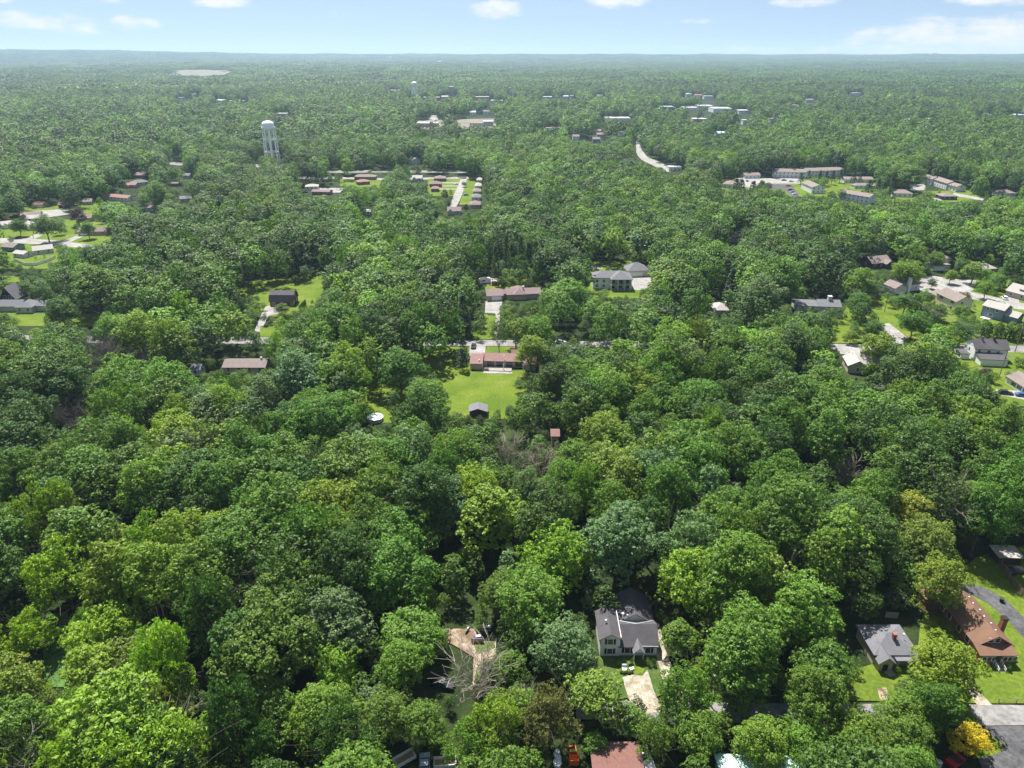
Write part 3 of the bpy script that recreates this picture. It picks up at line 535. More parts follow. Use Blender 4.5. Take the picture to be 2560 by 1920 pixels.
surf('driveway', 'concrete', [(2096,862),(2150,862),(2150,890),(2100,886)], keep=False); keepv([(2130,874),(2160,880),(2155,888),(2128,884)], 872)
surf('corner_lot', 'lawn', [(2380,880),(2800,885),(2800,1030),(2420,1010)], nobase=False, keep=[(2520,950),(2540,955),(2552,970),(2530,965)]); surf('driveway', 'concrete', [(2530,958),(2550,962),(2620,1000),(2560,1000),(2480,985),(2490,975),(2545,978)], keep=[(2500,976),(2558,984),(2560,992),(2505,990)]); keepv([(2540,992),(2560,994),(2560,1016),(2545,1014)])
# foreground
NOBASE.append([(p_.x, p_.y) for p_ in (at(2330, 1762), at(2700, 1768), at(2700, 1815), at(2330, 1815))])
surf('near_street', 'road', [(1440,1752),(1900,1760),(2440,1763),(2800,1768),(2800,1812),(2462,1816),(1900,1812),(1440,1800)], nobase=False, keep=[(2438,1764),(2560,1768),(2560,1812),(2462,1815)])
surf('asphalt_turn', 'asphalt', [(2440,1818),(2800,1813),(2900,1935),(2460,1935),(2440,1890),(2440,1850)], keep=[(2466,1820),(2560,1816),(2560,1920),(2500,1920),(2455,1893),(2505,1882),(2506,1860)])
surf('corner_verge', 'lawn', [(2440,1830),(2470,1838),(2500,1856),(2507,1870),(2498,1884),(2470,1892),(2430,1900)], keep=[(2476,1846),(2500,1862),(2504,1872),(2494,1882),(2480,1884)])
surf('yard_lawn', 'lawn', [(2060,1700),(2180,1662),(2290,1670),(2300,1560),(2330,1480),(2440,1395),(2700,1330),(2800,1764),(2445,1760),(2290,1756),(2060,1752)], nobase=False, keep=[(2398,1492),(2520,1400),(2560,1430),(2560,1762),(2450,1758),(2425,1705),(2440,1692),(2452,1668),(2540,1665),(2490,1610),(2440,1540)])
keepv([(2110,1708),(2160,1700),(2228,1692),(2238,1735),(2200,1745),(2130,1738)], 1690); keepv([(2290,1560),(2340,1565),(2345,1600),(2295,1590)], 1560)
surf('bare_patch', 'dirt', [(2192,1722),(2215,1720),(2222,1750),(2200,1752)], keep=False)
surf('front_walk', 'concrete', [(2205,1664),(2220,1664),(2240,1690),(2226,1694),(2212,1684)], keep=[(2206,1666),(2222,1666),(2236,1690),(2214,1690)])
surf('garden_drive', 'asphalt', [(2400,1462),(2440,1464),(2475,1478),(2520,1506),(2570,1558),(2640,1640),(2600,1650),(2560,1600),(2515,1548),(2470,1512),(2430,1490),(2395,1480)], keep=[(2430,1468),(2475,1480),(2520,1508),(2560,1550),(2560,1598),(2515,1546),(2470,1510)])
surf('garden_walk', 'gravel', [(2398,1706),(2415,1702),(2450,1735),(2480,1765),(2442,1765),(2425,1740)], keep=[(2402,1708),(2418,1706),(2475,1765),(2445,1764)])
surf('farmhouse_yard', 'rough_grass', [(1490,1642),(1660,1642),(1700,1720),(1640,1745),(1500,1750)], nobase=False, keep=[(1530,1660),(1612,1660),(1618,1672),(1614,1690),(1600,1700),(1556,1690)])
surf('farmhouse_grass', 'lawn', [(1526,1662),(1616,1662),(1606,1686),(1560,1688),(1545,1680)], nobase=False, keep=False)
surf('dirt_yard', 'gravel', [(1556,1696),(1580,1688),(1606,1692),(1618,1676),(1626,1700),(1634,1730),(1660,1780),(1600,1790),(1572,1750),(1562,1720)], keep=[(1562,1692),(1605,1690),(1616,1696),(1618,1722),(1590,1732),(1570,1720)])
surf('farm_drive', 'gravel', [(1637,1560),(1648,1560),(1660,1620),(1690,1690),(1730,1760),(1690,1760),(1655,1700),(1640,1640)], keep=[(1640,1578),(1648,1580),(1658,1620),(1682,1672),(1686,1700),(1668,1692),(1648,1640)])
surf('junk_yard', 'dirt', [(1100,1574),(1185,1574),(1200,1605),(1240,1606),(1240,1640),(1212,1665),(1212,1712),(1182,1716),(1184,1645),(1130,1612),(1100,1605)], nobase=False, keep=[(1140,1576),(1164,1577),(1180,1598),(1182,1612),(1160,1606),(1128,1604)]); keepv([(1184,1612),(1236,1606),(1238,1634),(1206,1645),(1188,1632)]); keepv([(1100,1582),(1130,1580),(1128,1604),(1108,1600)])
surf('worn_grass', 'rough_grass', [(1182,1610),(1236,1606),(1238,1622),(1218,1632),(1192,1634)], nobase=False, keep=False)
surf('scrap_yard', 'floor', [(940,1868),(1300,1858),(1480,1850),(1700,1850),(1720,1960),(940,1960)], nobase=False, keep=False)
surf('grassy_gap', 'tall_grass', [(115,1540),(170,1530),(185,1640),(175,1720),(110,1720),(108,1620)], nobase=False, keep=[(120,1560),(150,1540),(168,1590),(160,1680),(130,1690),(118,1640)])
# ------------------------------------------------------------------ near houses
def fx(t, rf, W):
    window(t, 'f', 0, 1.95, .8, 1.0, 1.3, True); window(t, 'f', 0, 1.95, 3.3, 1.0, 1.3, True)
    window(t, 'f', .25, 5.5, .8, 1.0, 1.25, True); window(t, 'f', .25, 9.6, .8, 1.0, 1.25, True); window(t, 'l', 0, 3.5, 3.3)
    po = MB(); roof_mb(po, 6.6, 8.5, -1.3, 1.2, 2.35, 'gy', 1.05, .25); po.build('porch_roof', M['r_gray'], t)
    pg = MB().add([(6.6, -1.3, 2.4), (8.5, -1.3, 2.4), (7.55, -1.3, 3.35), (6.6, -1.2, 2.4), (8.5, -1.2, 2.4), (7.55, -1.2, 3.35)], [(0, 1, 2), (5, 4, 3), (0, 3, 4, 1)]); pg.build('porch_gable', M['white'], t)
    for x in (6.65, 8.45): MB().box(x-.08, -1.28, 0, x+.08, -1.12, 2.4).build('porch_post', M['whitesmooth'], t)
    door(t, 'f', .25, 7.55, .95, 2.0); MB().box(6.5, -1.4, 0, 8.6, .2, .16).build('porch_step', M['concrete'], t)
    tr = MB()
    tr.tube((3.98, -.3, 5.35), (3.98, 7.5, 5.35), .07, .07, 4); tr.tube((3.98, .3, 2.72), (11.55, -.1, 2.72), .06, .06, 4)
    tr.tube((4.2, 5.6, 4.15), (7.6, 3.75, 5.05), .07, .07, 4); tr.tube((7.6, 3.75, 5.05), (11.3, 5.6, 4.15), .07, .07, 4); tr.build('gutter', M['whitesmooth'], rf)
    vent(rf, 1.3, 3.2, 6.1); vent(rf, 5.2, 6.2, 4.3, r=.17, h=1.1); vent(rf, 6.2, 6.2, 4.5, r=.08, h=.5)
house('farmhouse', 'white wooden farmhouse with charcoal roofs and black shutters in the clearing at the bottom', 'house', (1499, 1641), (1638, 1641),
      [(0, 3.9, 0, 7.3, 4.75, 'gy', 1.25), (3.9, 11.4, .25, 7.2, 2.65, 'gx', 2.15), (4.0, 11.5, 6.2, 13.5, 3.0, 'gy', 2.4)], 'white', 'r_dark', None, extra=fx)
def fg(t, rf, W):
    window(t, 'f', 0, 5.4, .9, 1.3, 1.0, trim='cream'); window(t, 'f', 0, 7.2, .9, .7, 1.0, trim='cream'); chimney(t, 4.6, 2.6, 3.2, 5.4, .65, roof=rf)
    MB().box(2.9, -1.5, 0, 8.3, 0, .22).build('porch_floor', M['concrete'], t); MB().box(3.6, -1.55, 2.45, 8.6, .5, 2.6).build('porch_roof', M['r_gray'], t)
    for x in (4.2, 6.2, 8.1): MB().box(x-.06, -1.45, .2, x+.06, -1.33, 2.45).build('porch_post', M['palegray'], t)
    a = MB().lathe([(.55, 0), (.55, .02)], 12); MB().box(1.0, -1.85, .3, 2.0, -1.79, 1.9).build('arched_door', M['black'], t); vent(rf, 6.8, 3.2, 4.4)
house('cottage', 'small gray cottage with hipped gray roof and brick chimney left of the brown bungalow', 'house', (2180, 1661), (2284, 1661),
      [(0, ('W', 1), 0, 7.4, 2.7, 'hip', 1.9), (.2, 2.9, -1.8, 2.5, 2.5, 'gy', 1.2)], 'pinkwall' if 0 else 'tan', 'r_gray', None, extra=fg)
def fb(t, rf, W):
    for u in (2.7, 4.0): window(t, 'f', 2.3, u, 3.75, .85, 1.0)
    for i in range(3): window(t, 'f', .0, .7+i*.95, 1.25, .75, .95); window(t, 'f', 0, 4.8+i*.95, 1.25, .75, .95)
    for y in (5, 8, 11.5, 14): window(t, 'l', .2, y, 1.3, 1.1, 1.2)
    door(t, 'f', 0, 3.35, .95, 2.0, 'darkwall', .85)
    chimney(t, 7.65, 6.6, 0, 5.9, .95, 'brick'); MB().box(7.1, 6.0, 5.9, 8.2, 7.2, 6.15).build('chimney_cap', M['black'], t)
    for i in range(6): vent(rf, 4.15+(.5 if i % 2 else .2), 4+i*1.9, 5.15-.2, r=.09, h=.3)
    st = MB()
    for i in range(6): st.box(2.75, -.5-i*.3, 0, 3.95, -.2-i*.3, .9-i*.14)
    st.build('steps', M['graywood'], t); 
    for x in (2.7, 4.0):
        ra = MB(); ra.tube((x, -.1, 1.75), (x, -2.0, 1.0), .05, .05, 4); ra.tube((x, -.1, 1.3), (x, -2.0, .55), .04, .04, 4)
        for k in range(4): ra.tube((x, -.1-k*.63, 0), (x, -.1-k*.63, 1.78-k*.25), .05, .05, 4)
        ra.build('stair_rail', M['whitesmooth'], t)
    sr = MB()
    sr.box(7.3, 9.8, .5, 8.6, 12.6, .62)
    for y in (9.8, 10.7, 11.6, 12.5): sr.box(8.5, y, 0, 8.6, y+.1, 1.6)
    sr.box(8.5, 9.8, 1.5, 8.6, 12.6, 1.6); sr.box(8.5, 9.8, 1.05, 8.6, 12.6, 1.12); sr.build('side_deck', M['whitesmooth'], t)
    MB().box(-.6, -2.9, 0, 8.2, -2.75, .15).build('border', M['graywood'], t)
house('bungalow', 'long brown roofed brick bungalow with white front stairs at the lower right', 'house', (2446, 1663), (2527, 1663),
      [(.2, 7.2, 2.3, 15.6, 3.1, 'gy', 2.35), (-.3, ('W', 1), 0, 2.28, 2.75, 'shed', .75), (-2.6, 4.6, 15.0, 18.6, 2.9, 'gy', 1.9)], 'brick', 'r_brown', None, extra=fb)
p = at(1790, 1886, 3.7); t = thing('metal_roofed_building', 'building with pale mint green metal roof cut off by the bottom edge', 'building', (p.x, p.y, 0), R(-2))
b = MB(); roof_mb(b, 0, 19, -9, 0, 3.4, 'gx', 1.0, .3); b.build('roof', M['r_mint'], t); b = MB(); wall_mb(b, .2, 18.8, -8.8, -.2, 3.4, 'gx', 1.0); b.build('wall', M['palegray'], t); door(t, 'l', .2, -4.5, .95)
NOBASE.append([(p.x-2, p.y-14), (p.x+20, p.y-14), (p.x+20, p.y+1.5), (p.x-2, p.y+1.5)]); keepv([(1792, 1886), (1900, 1888), (1960, 1905), (1990, 1920), (1800, 1920)], 1880)
# bottom edge: decks, trailers, trucks
p = at(1600, 1858, 2.6)
for i, (dx, w, mt, lb) in enumerate(((-4.3, 4.1, 'deck', 'flat red brown roof nearest the white pickup truck'), (-8.6, 4.1, 'deck', 'shaded flat red brown roof between the orange crates and its neighbour'))):
    t = thing('flat_roofed_shed', lb, 'shed', (p.x+dx, p.y, 0)); b = MB(); roof_mb(b, 0, w, -9, 0, 2.4, 'shed', .3, .1); b.build('roof', M[mt], t); b = MB(); wall_mb(b, .1, w-.1, -8.9, -.1, 2.3, 'shed', .3); b.build('wall', M['darkwall'], t); door(t, 'f', -8.9, w/2, .95)
NOBASE.append([(p.x-12, p.y-12), (p.x+1, p.y-12), (p.x+1, p.y+1.5), (p.x-12, p.y+1.5)]); keepv([(1530, 1868), (1585, 1862), (1592, 1920), (1492, 1920), (1500, 1890)], 1860)
car('white pickup truck parked at the bottom edge beside the red brown roofs', 1615, 1906, 100, 'whitepaint', 'pickup', 5.2)
car('pale blue car at the bottom edge between the two white trailers', 1062, 1916, 95, 'bluelight', 'car', 4.2)
def trailer(label, px, py, rz, L=3.6, w=1.8):
    q = at(px, py); t = thing('box_trailer', label, 'trailer', (q.x, q.y, 0), R(rz)); MB().box(-L/2, -w/2, .5, L/2, w/2, .6).build('floor', M['tan_soil'], t)
    MB().box(-L/2, -w/2, .5, L/2, -w/2+.1, 1.3).box(-L/2, w/2-.1, .5, L/2, w/2, 1.3).box(-L/2, -w/2+.1, .5, -L/2+.1, w/2-.1, 1.3).box(L/2-.1, -w/2+.1, .5, L/2, w/2-.1, 1.3).build('side_wall', M['whitepaint'], t)
    MB().tube((L/2, .3, .5), (L/2+1.6, 0, .55), .06, .05, 5).tube((L/2, -.3, .5), (L/2+1.6, 0, .55), .06, .05, 5).build('drawbar', M['darkmetal'], t)
    for s in (-1, 1): MB().tube((0, s*(w/2+.02), .36), (0, s*(w/2+.2), .36), .34, .34, 12).build('wheel', M['tyre'], t)
    NOBASE.append([(q.x-4, q.y-4), (q.x+4, q.y-4), (q.x+4, q.y+3), (q.x-4, q.y+3)]); s = F/depth(q.x, q.y, 0)*L*.55; keepv([(px-s, py-s*.7), (px+s, py-s*.7), (px+s, py+s*.6), (px-s, py+s*.6)], py-2)
trailer('tilted open white trailer full of soil, leftmost thing at the bottom edge', 1012, 1904, 35); trailer('long open white trailer of soil right of the pale blue car', 1113, 1914, 5, 3.8)
q = at(1392, 1905); t = thing('covered_heap', 'tall narrow heap under a white tarp at the bottom edge left of the orange crates', 'tarp', (q.x, q.y, 0)); b = MB(); rr0 = random.Random(3)
for k in range(7):
    z = k*.45; b.lathe([(.75-.05*k, 0), (.6-.05*k+rr0.random()*.2, .5)], 9, (rr0.uniform(-.2, .2), rr0.uniform(-.9, .9), z*.7))
b.build('tarp', M['tarp'], t); MB().tube((0, 0, 0), (0, 0, 2.6), .06, .06, 6).build('prop', M['wood'], t); keepv([(1380, 1880), (1402, 1878), (1406, 1920), (1378, 1920)], 1878); NOBASE.append([(q.x-3, q.y-3), (q.x+3, q.y-3), (q.x+3, q.y+2), (q.x-3, q.y+2)])
q = at(1434, 1908)
for k in range(3):
    t = thing('orange_crate', ['lower orange crate at the bottom edge left of the flat roofs', 'upper orange crate stacked on another at the bottom edge', 'orange crate standing behind the stack at the bottom edge'][k], 'crate', (q.x+(0, .05, -.2)[k], q.y+(0, 0, 2.2)[k], (0, .75, 0)[k]), .05*k)
    b = MB().box(-.8, -.6, .05, .8, .6, .12)
    for s in (-1, 1): b.box(-.8, s*.56-.04, .12, .8, s*.56+.04, .7); b.box(s*.76-.04, -.52, .12, s*.76+.04, .52, .7)
    b.build('box', M['orange'], t); MB().box(-.8, -.64, .3, .8, -.6, .4).build('rim', M['orange'], t)
keepv([(1418, 1884), (1445, 1884), (1448, 1920), (1416, 1920)], 1880); NOBASE.append([(q.x-3, q.y-3), (q.x+3, q.y-3), (q.x+3, q.y+4), (q.x-3, q.y+4)])
car('small red and white utility cart at the bottom edge left of the asphalt turn', 2385, 1910, 30, 'redpaint', 'pickup', 3.2)
q = at(2345, 1916); t = thing('metal_drum', 'grey metal drum left of the red and white cart', 'drum', (q.x, q.y, 0)); MB().lathe([(.45, 0), (.45, .5), (.48, .52), (.45, .55), (.45, 1.1)], 16).build('barrel', M['palegray'], t); MB().lathe([(.47, 0), (.47, .06), (.1, .1)], 16, (0, 0, 1.1)).build('lid', M['silverpaint'], t)
# yard things
fence('split_rail_fence', 'dark split rail fence along the lawn edge above the near street', [(2495, 1757), (2620, 1762)], 1.1, 'polewood', False, step=3.2)
fence('board_fence', 'long brown board fence climbing past the carport at the right edge', [(2500, 1418), (2520, 1450), (2562, 1500), (2600, 1545)], 1.9, 'wood', step=2.6); keepv([(2500, 1404), (2520, 1430), (2560, 1478), (2560, 1502), (2520, 1455), (2500, 1425)], 1400)
fence('picket_fence', 'short weathered fence behind the cottage', [(2212, 1544), (2244, 1546)], 1.6, 'graywood', step=2)
house('carport', 'gray flat roofed carport at the right edge above the board fence', 'carport', (2492, 1412), (2548, 1414), [(0, ('W', 1), 0, 3.6, 2.3, 'shed', .25)], 'darkwall', 'r_pale', None)
car('dark car half hidden beside the carport', 2540, 1432, 10, 'blackpaint')
q = at(2502, 1506); t = thing('trash_bin', 'black wheeled trash bin beside the curved drive', 'bin', (q.x, q.y, 0), R(-30)); MB().add([(-.3, -.35, .05), (.3, -.35, .05), (.3, .35, .05), (-.3, .35, .05), (-.4, -.45, 1.1), (.4, -.45, 1.1), (.4, .45, 1.1), (-.4, .45, 1.1)], [(0, 3, 2, 1), (0, 1, 5, 4), (1, 2, 6, 5), (2, 3, 7, 6), (3, 0, 4, 7), (4, 5, 6, 7)]).build('body', M['black'], t); MB().box(-.43, -.48, 1.1, .43, .48, 1.18).build('lid', M['darkmetal'], t)
q = at(2458, 1594); t = thing('garden_bed', 'rectangular planted garden bed beside the bungalow chimney', 'garden bed', (q.x, q.y, 0)); MB().box(0, -1, 0, 3.6, 3.4, .22).build('soil', M['rough_grass'], t); MB().box(-.1, -1.1, 0, 3.7, -1, .3).box(3.6, -1, 0, 3.7, 3.4, .3).build('frame', M['graywood'], t)
for k, (x, y, lb) in enumerate(((1561, 1676, 'small white garden chair on the grass before the farmhouse'), (1578, 1674, 'black and white garden chair beside the white one'))):
    q = at(x, y); t = thing('garden_chair', lb, 'chair', (q.x, q.y, 0), R(20*k)); mt = M['whitesmooth'] if k == 0 else M['black']
    MB().box(-.45, -.45, .42, .45, .45, .5).build('seat', M['whitesmooth'], t); MB().lathe([(.48, 0), (.48, .08)], 14, (0, 0, .5)).build('cushion', M['whitesmooth'], t); MB().box(-.45, .4, .5, .45, .5, 1.2).build('backrest', mt, t)
    for a in (-.4, .4):
        for b_ in (-.4, .4): MB().box(a-.04, b_-.04, 0, a+.04, b_+.04, .42).build('leg', mt, t)
for k in range(5):
    q = at(1553+k*6.5, 1684+(k % 2)*2); t = thing('flower_pot', 'one of the dark flower pots in a row below the garden chairs', 'flower pot', (q.x, q.y, 0), 0, 'dark flower pots in a row below the garden chairs'); MB().lathe([(.2, 0), (.3, .4), (.33, .42)], 10).build('pot', M['darkwall'], t); MB().lathe([(.25, 0), (.38, .15), (.2, .4), (.03, .5)], 7, (0, 0, .4)).build('plant', M['rough_grass'], t)
q = at(1194, 1609); t = thing('board_screen', 'short brown board screen in the junk clearing', 'fence', (q.x, q.y, 0)); MB().box(-1.2, 0, .05, 1.2, .06, 1.35).build('panel', M['pinkwall'], t)
for x in (-1.2, 1.2): MB().box(x-.07, -.05, 0, x+.07, .09, 1.5).build('post', M['wood'], t)
q = at(1196, 1600); t = thing('covered_quad_bike', 'blue and white covered quad bike behind the board screen', 'quad bike', (q.x, q.y, 0), .2); MB().add([(-.9, -.5, .4), (.9, -.5, .4), (.9, .5, .4), (-.9, .5, .4), (-.6, -.3, 1.0), (.5, -.3, 1.15), (.5, .3, 1.15), (-.6, .3, 1.0)], [(0, 3, 2, 1), (0, 1, 5, 4), (1, 2, 6, 5), (2, 3, 7, 6), (3, 0, 4, 7), (4, 5, 6, 7)]).build('cover', M['blue'], t); MB().box(-.5, -.28, 1.05, .45, .28, 1.2).build('seat', M['tarp'], t)
for x in (-.6, .6):
    for y in (-.5, .5): MB().tube((x, y-.12, .3), (x, y+.12, .3), .3, .3, 12).build('wheel', M['tyre'], t)
q = at(1169, 1580); t = thing('motorcycle', 'dark motorcycle with pale handlebars at the back of the junk clearing', 'motorcycle', (q.x, q.y, 0), 1.2)
for x in (-.7, .7): MB().tube((x, -.08, .33), (x, .08, .33), .33, .33, 14).build('wheel', M['tyre'], t)
MB().box(-.5, -.15, .45, .35, .15, .8).box(-.75, -.12, .78, 0, .12, .92).build('body', M['darkmetal'], t); MB().box(0, -.18, .8, .45, .18, 1.02).build('fuel_tank', M['silverpaint'], t); MB().tube((.5, -.4, 1.15), (.5, .4, 1.15), .04, .04, 5).tube((.5, 0, 1.15), (.7, 0, .35), .04, .04, 5).build('handlebars', M['silverpaint'], t)
q = at(1217, 1573); t = thing('picnic_table', 'pale picnic table behind the junk clearing', 'table', (q.x, q.y, 0)); MB().box(-.9, -.35, .7, .9, .35, .78).build('tabletop', M['whitesmooth'], t)
for y in (-.75, .75): MB().box(-.9, y-.12, .4, .9, y+.12, .46).build('bench', M['graywood'], t)
for x in (-.6, .6): MB().box(x-.05, -.75, 0, x+.05, .75, .08).box(x-.05, -.05, .08, x+.05, .05, .7).build('leg', M['graywood'], t)
car('black car parked under the trees left of the bare dead tree', 1107, 1716, -12, 'blackpaint', 'suv')
house('hidden_house', 'brown roofed house mostly hidden under trees behind the junk clearing', 'house', (1236, 1556), (1290, 1556), [(0, ('W', 1), 0, 7, 2.7, 'gx', 1.6)], 'darkwall', 'r_brown', keep=False)
# long back lawn
def fr1(t, rf, W):
    MB().box(4.4, -1.2, .1, 15.6, 3.0, .35).build('patio', M['graywood'], t); MB().box(5, -3.2, 0, 16, -1.2, .12).build('patio_slab', M['concrete'], t)
    t2 = MB()
    for i in range(5): t2.box(6+i*3.6, 2.9, .4, 8.6+i*3.6, 2.98, 2.3)
    t2.build('glass_door', M['glass'], t); vent(rf, 12.5, 3.8, 4.2); vent(rf, 3.2, 1.2, 3.3)
    for x in (4.5, 12.5, 20): MB().box(x-.1, 0, 0, x+.1, .2, 2.6).build('porch_post', M['whitesmooth'], t)
house('ranch_house', 'long low ranch house with dull pink roof at the top of the back lawn', 'house', (1177, 924), (1338, 928),
      [(0, 4.2, 0, 10, 2.6, 'gx', 1.7), (4.2, 20.6, 3.0, 10.2, 2.6, 'gx', 1.6), (14.5, 20.5, 10.0, 13.0, 2.6, 'gx', 1.2), (20.6, ('W', 1), .2, 10, 2.6, 'gx', 1.7)], 'tan', 'r_pink', None, extra=fr1)
for x, w, l, h_, mt, lb in ((1216, 1.6, .8, 1.0, 'tan', 'small tan storage box on the ranch house patio'),):
    q = at(x, 928); t = thing('patio_box', lb, 'box', (q.x, q.y+.6, .15)); MB().box(-w/2, -l/2, 0, w/2, l/2, h_*.7).build('body', M[mt], t); MB().box(-w/2-.05, -l/2-.05, h_*.7, w/2+.05, l/2+.05, h_*.85).build('lid', M['r_brown'], t)
house('pavilion', 'small open shed with gray roof at the bottom of the back lawn', 'shed', (1174, 1042), (1216, 1042), [(0, ('W', 1), 0, 4.4, 2.0, 'gy', 1.0)], 'darkwall', 'r_gray', None, keep='top')
q = at(938, 1050); t = thing('swimming_pool', 'round above ground pool with gray cover left of the back lawn', 'pool', (q.x, q.y, 0)); MB().lathe([(2.55, 0), (2.55, 1.15)], 28).build('pool_wall', M['palegray'], t); MB().lathe([(2.7, 0), (2.7, .1), (2.45, .12)], 28, (0, 0, 1.15)).build('rim', M['whitesmooth'], t); MB().lathe([(2.4, 0), (2.4, .06)], 28, (0, 0, 1.12)).build('pool_cover', M['r_gray'], t)
keepv([(920, 1034), (958, 1034), (958, 1050), (920, 1050)], 1034); NOBASE.append([(q.x-5, q.y-5), (q.x+5, q.y-5), (q.x+5, q.y+4), (q.x-5, q.y+4)])
car('dark purple car on the concrete drive above the ranch house', 1184, 868, 88, 'blackpaint', 'suv'); car('pale car on the street behind the trees right of the ranch house', 1402, 858, 2, 'whitepaint', keep=False)
house('long_gray_house', 'long gray roofed house between the trees left of the back lawn', 'house', (560, 934), (664, 934), [(0, ('W', 1), 0, 8, 2.6, 'gx', 1.6)], 'tan', 'r_taupe', chim=(13.5, 4, 3, 4.9, .5, 'palegray'), keep='top')
house('gray_outbuilding', 'small gray roofed outbuilding left of the long gray roofed house', 'shed', (478, 940), (502, 940), [(0, ('W', 1), 0, 4.5, 2.5, 'gx', 1.3)], 'palegray', 'r_gray', keep='top')
# pink roofed house with garage
def fr2(t, rf, W): chimney(t, 18.2, 3.0, 3.2, 5.6, .8, 'palegray', rf)
house('garage_house', 'pinkish roofed single storey house with white garage door above the street', 'house', (1218, 752), (1352, 746),
      [(9.8, ('W', 1), 0, 8.5, 2.6, 'gx', 1.6), (0, 7.6, -.6, 9, 2.6, 'gx', 1.7), (13, 19.5, -1.0, 10.5, 2.7, 'hip', 2.1), (7.6, 9.8, 2.0, 7.4, 2.6, 'gx', 1.2)], 'tan', 'r_purple', None, garage=(4.6, 4.6, -.6), extra=fr2)
house('red_shed', 'small dark red shed beside the white camper behind the pinkish house', 'shed', (1229, 713), (1243, 713), [(0, ('W', 1), 0, 3, 2.2, 'gx', .9)], 'redpaint', 'r_white', None)
q = at(1212, 708); t = thing('camper', 'white camper trailer left of the red shed', 'camper', (q.x, q.y, 0), .3); MB().box(-3, -1.2, .5, 3, 1.2, 2.7).box(-2.7, -1, 2.7, 2.7, 1, 2.85).build('body', M['whitepaint'], t); MB().box(-2, -1.26, 1.4, 0, -1.2, 2.1).build('window', M['glass'], t)
for y in (-1.05, 1.05): MB().tube((0, y-.1, .36), (0, y+.1, .36), .36, .36, 12).build('wheel', M['tyre'], t)
keepv([(1198, 696), (1244, 696), (1244, 712), (1198, 712)], 698)
fence('white_picket', 'short white picket fence at the foot of the garage drive', [(1219, 787), (1238, 788)], 1.1, 'whitesmooth', post='whitesmooth', step=1.5)
def fw(t, rf, W):
    b = MB(); roof_mb(b, 8.8, 19.4, -3.1, 8, 5.7, 'hip', 3.0); b.build('portico_roof', M['r_gray'], t)
    for x in (.2, 3.6, 7.0, 10.4): MB().lathe([(.22, 0), (.2, 5.5)], 10, (8.8+x*.98, -2.9, 0)).build('column', M['whitesmooth'], t)
    MB().box(8.8, -3.0, 2.7, 19.4, 0, 2.95).build('balcony_floor', M['palegray'], t); ra = MB()
    for z in (3.4, 3.8): ra.box(8.8, -3.05, z, 19.4, -2.99, z+.06)
    ra.build('balcony_rail', M['darkmetal'], t); MB().box(8.8, -3.2, 0, 19.4, 0, .2).build('terrace', M['graywood'], t)
    for z in (.5, 3.2):
        for u in (10.2, 14.0, 17.6): window(t, 'f', 0, u, z, 1.8, 1.7)
    for u in (2, 5.5): window(t, 'f', .3, u, 3.4, 1.2, 1.4); window(t, 'f', .3, u, .9, 1.2, 1.4)
    chimney(t, 10.5, 6.5, 6.5, 8.7, .9, 'darkmetal', rf)
house('columned_house', 'large white two storey house with gray hipped roof and column balcony', 'house', (1482, 722), (1577, 722),
      [(0, ('W', 1), .3, 9.5, 5.6, 'hip', 2.4), (9.0, 19.2, .2, 7, 5.6, 'hip', .5)], 'white', 'r_gray', None, extra=fw)
house('garage_block', 'three car garage block with gray hipped roof right of the columned house', 'garage', (1569, 693), (1622, 691), [(0, ('W', 1), 0, 10, 3.2, 'hip', 3.3)], 'cream', 'r_gray', None, garage=(4.6, 7.4))
# barn
def fbn(t, rf, W):
    window(t, 'f', 0, 1.7, .6, 1.2, 1.3); window(t, 'f', 0, 10.6, .6, 1.2, 1.3); door(t, 'f', 0, 5.5, 2.6, 2.3, 'barnred')
    for y, z in ((2, .8), (6, .8), (4, 3.9)): window(t, 'r', W, y, z, 1, 1.2)
house('barn', 'dark red barn with gray gambrel roof on the meadow', 'barn', (676, 766), (734, 766), [(0, ('W', 1), 0, 8.2, 2.9, 'gamb', 3.6)], 'barnred', 'r_dark', None, extra=fbn)
fence('wire_fence', 'thin dark wire fence crossing the meadow left of the barn', [(608, 728), (676, 729)], 1.4, 'darkmetal', False, 'darkmetal', 3, 3)
# left edge
house('blue_gray_cottage', 'pale cottage with gray roof and front bay at the left edge', 'house', (42, 783), (82, 783), [(0, ('W', 1), 0, 9, 2.7, 'hip', 2.2), (-9.5, 1, 2, 9, 2.7, 'gx', 1.9), (7.6, 12, 3, 9.4, 2.6, 'gx', 1.5)], 'palegray', 'r_gray')
house('a_frame_house', 'steep gray A frame house behind the pale cottage at the left edge', 'house', (2, 752), (40, 752), [(0, ('W', 1), 0, 9, 1.0, 'gy', 5.6)], 'darkwall', 'r_gray', [('f', 0, 2.5, 1, 1.4, 1.5), ('f', 0, 5, 1, 1.4, 1.5)])
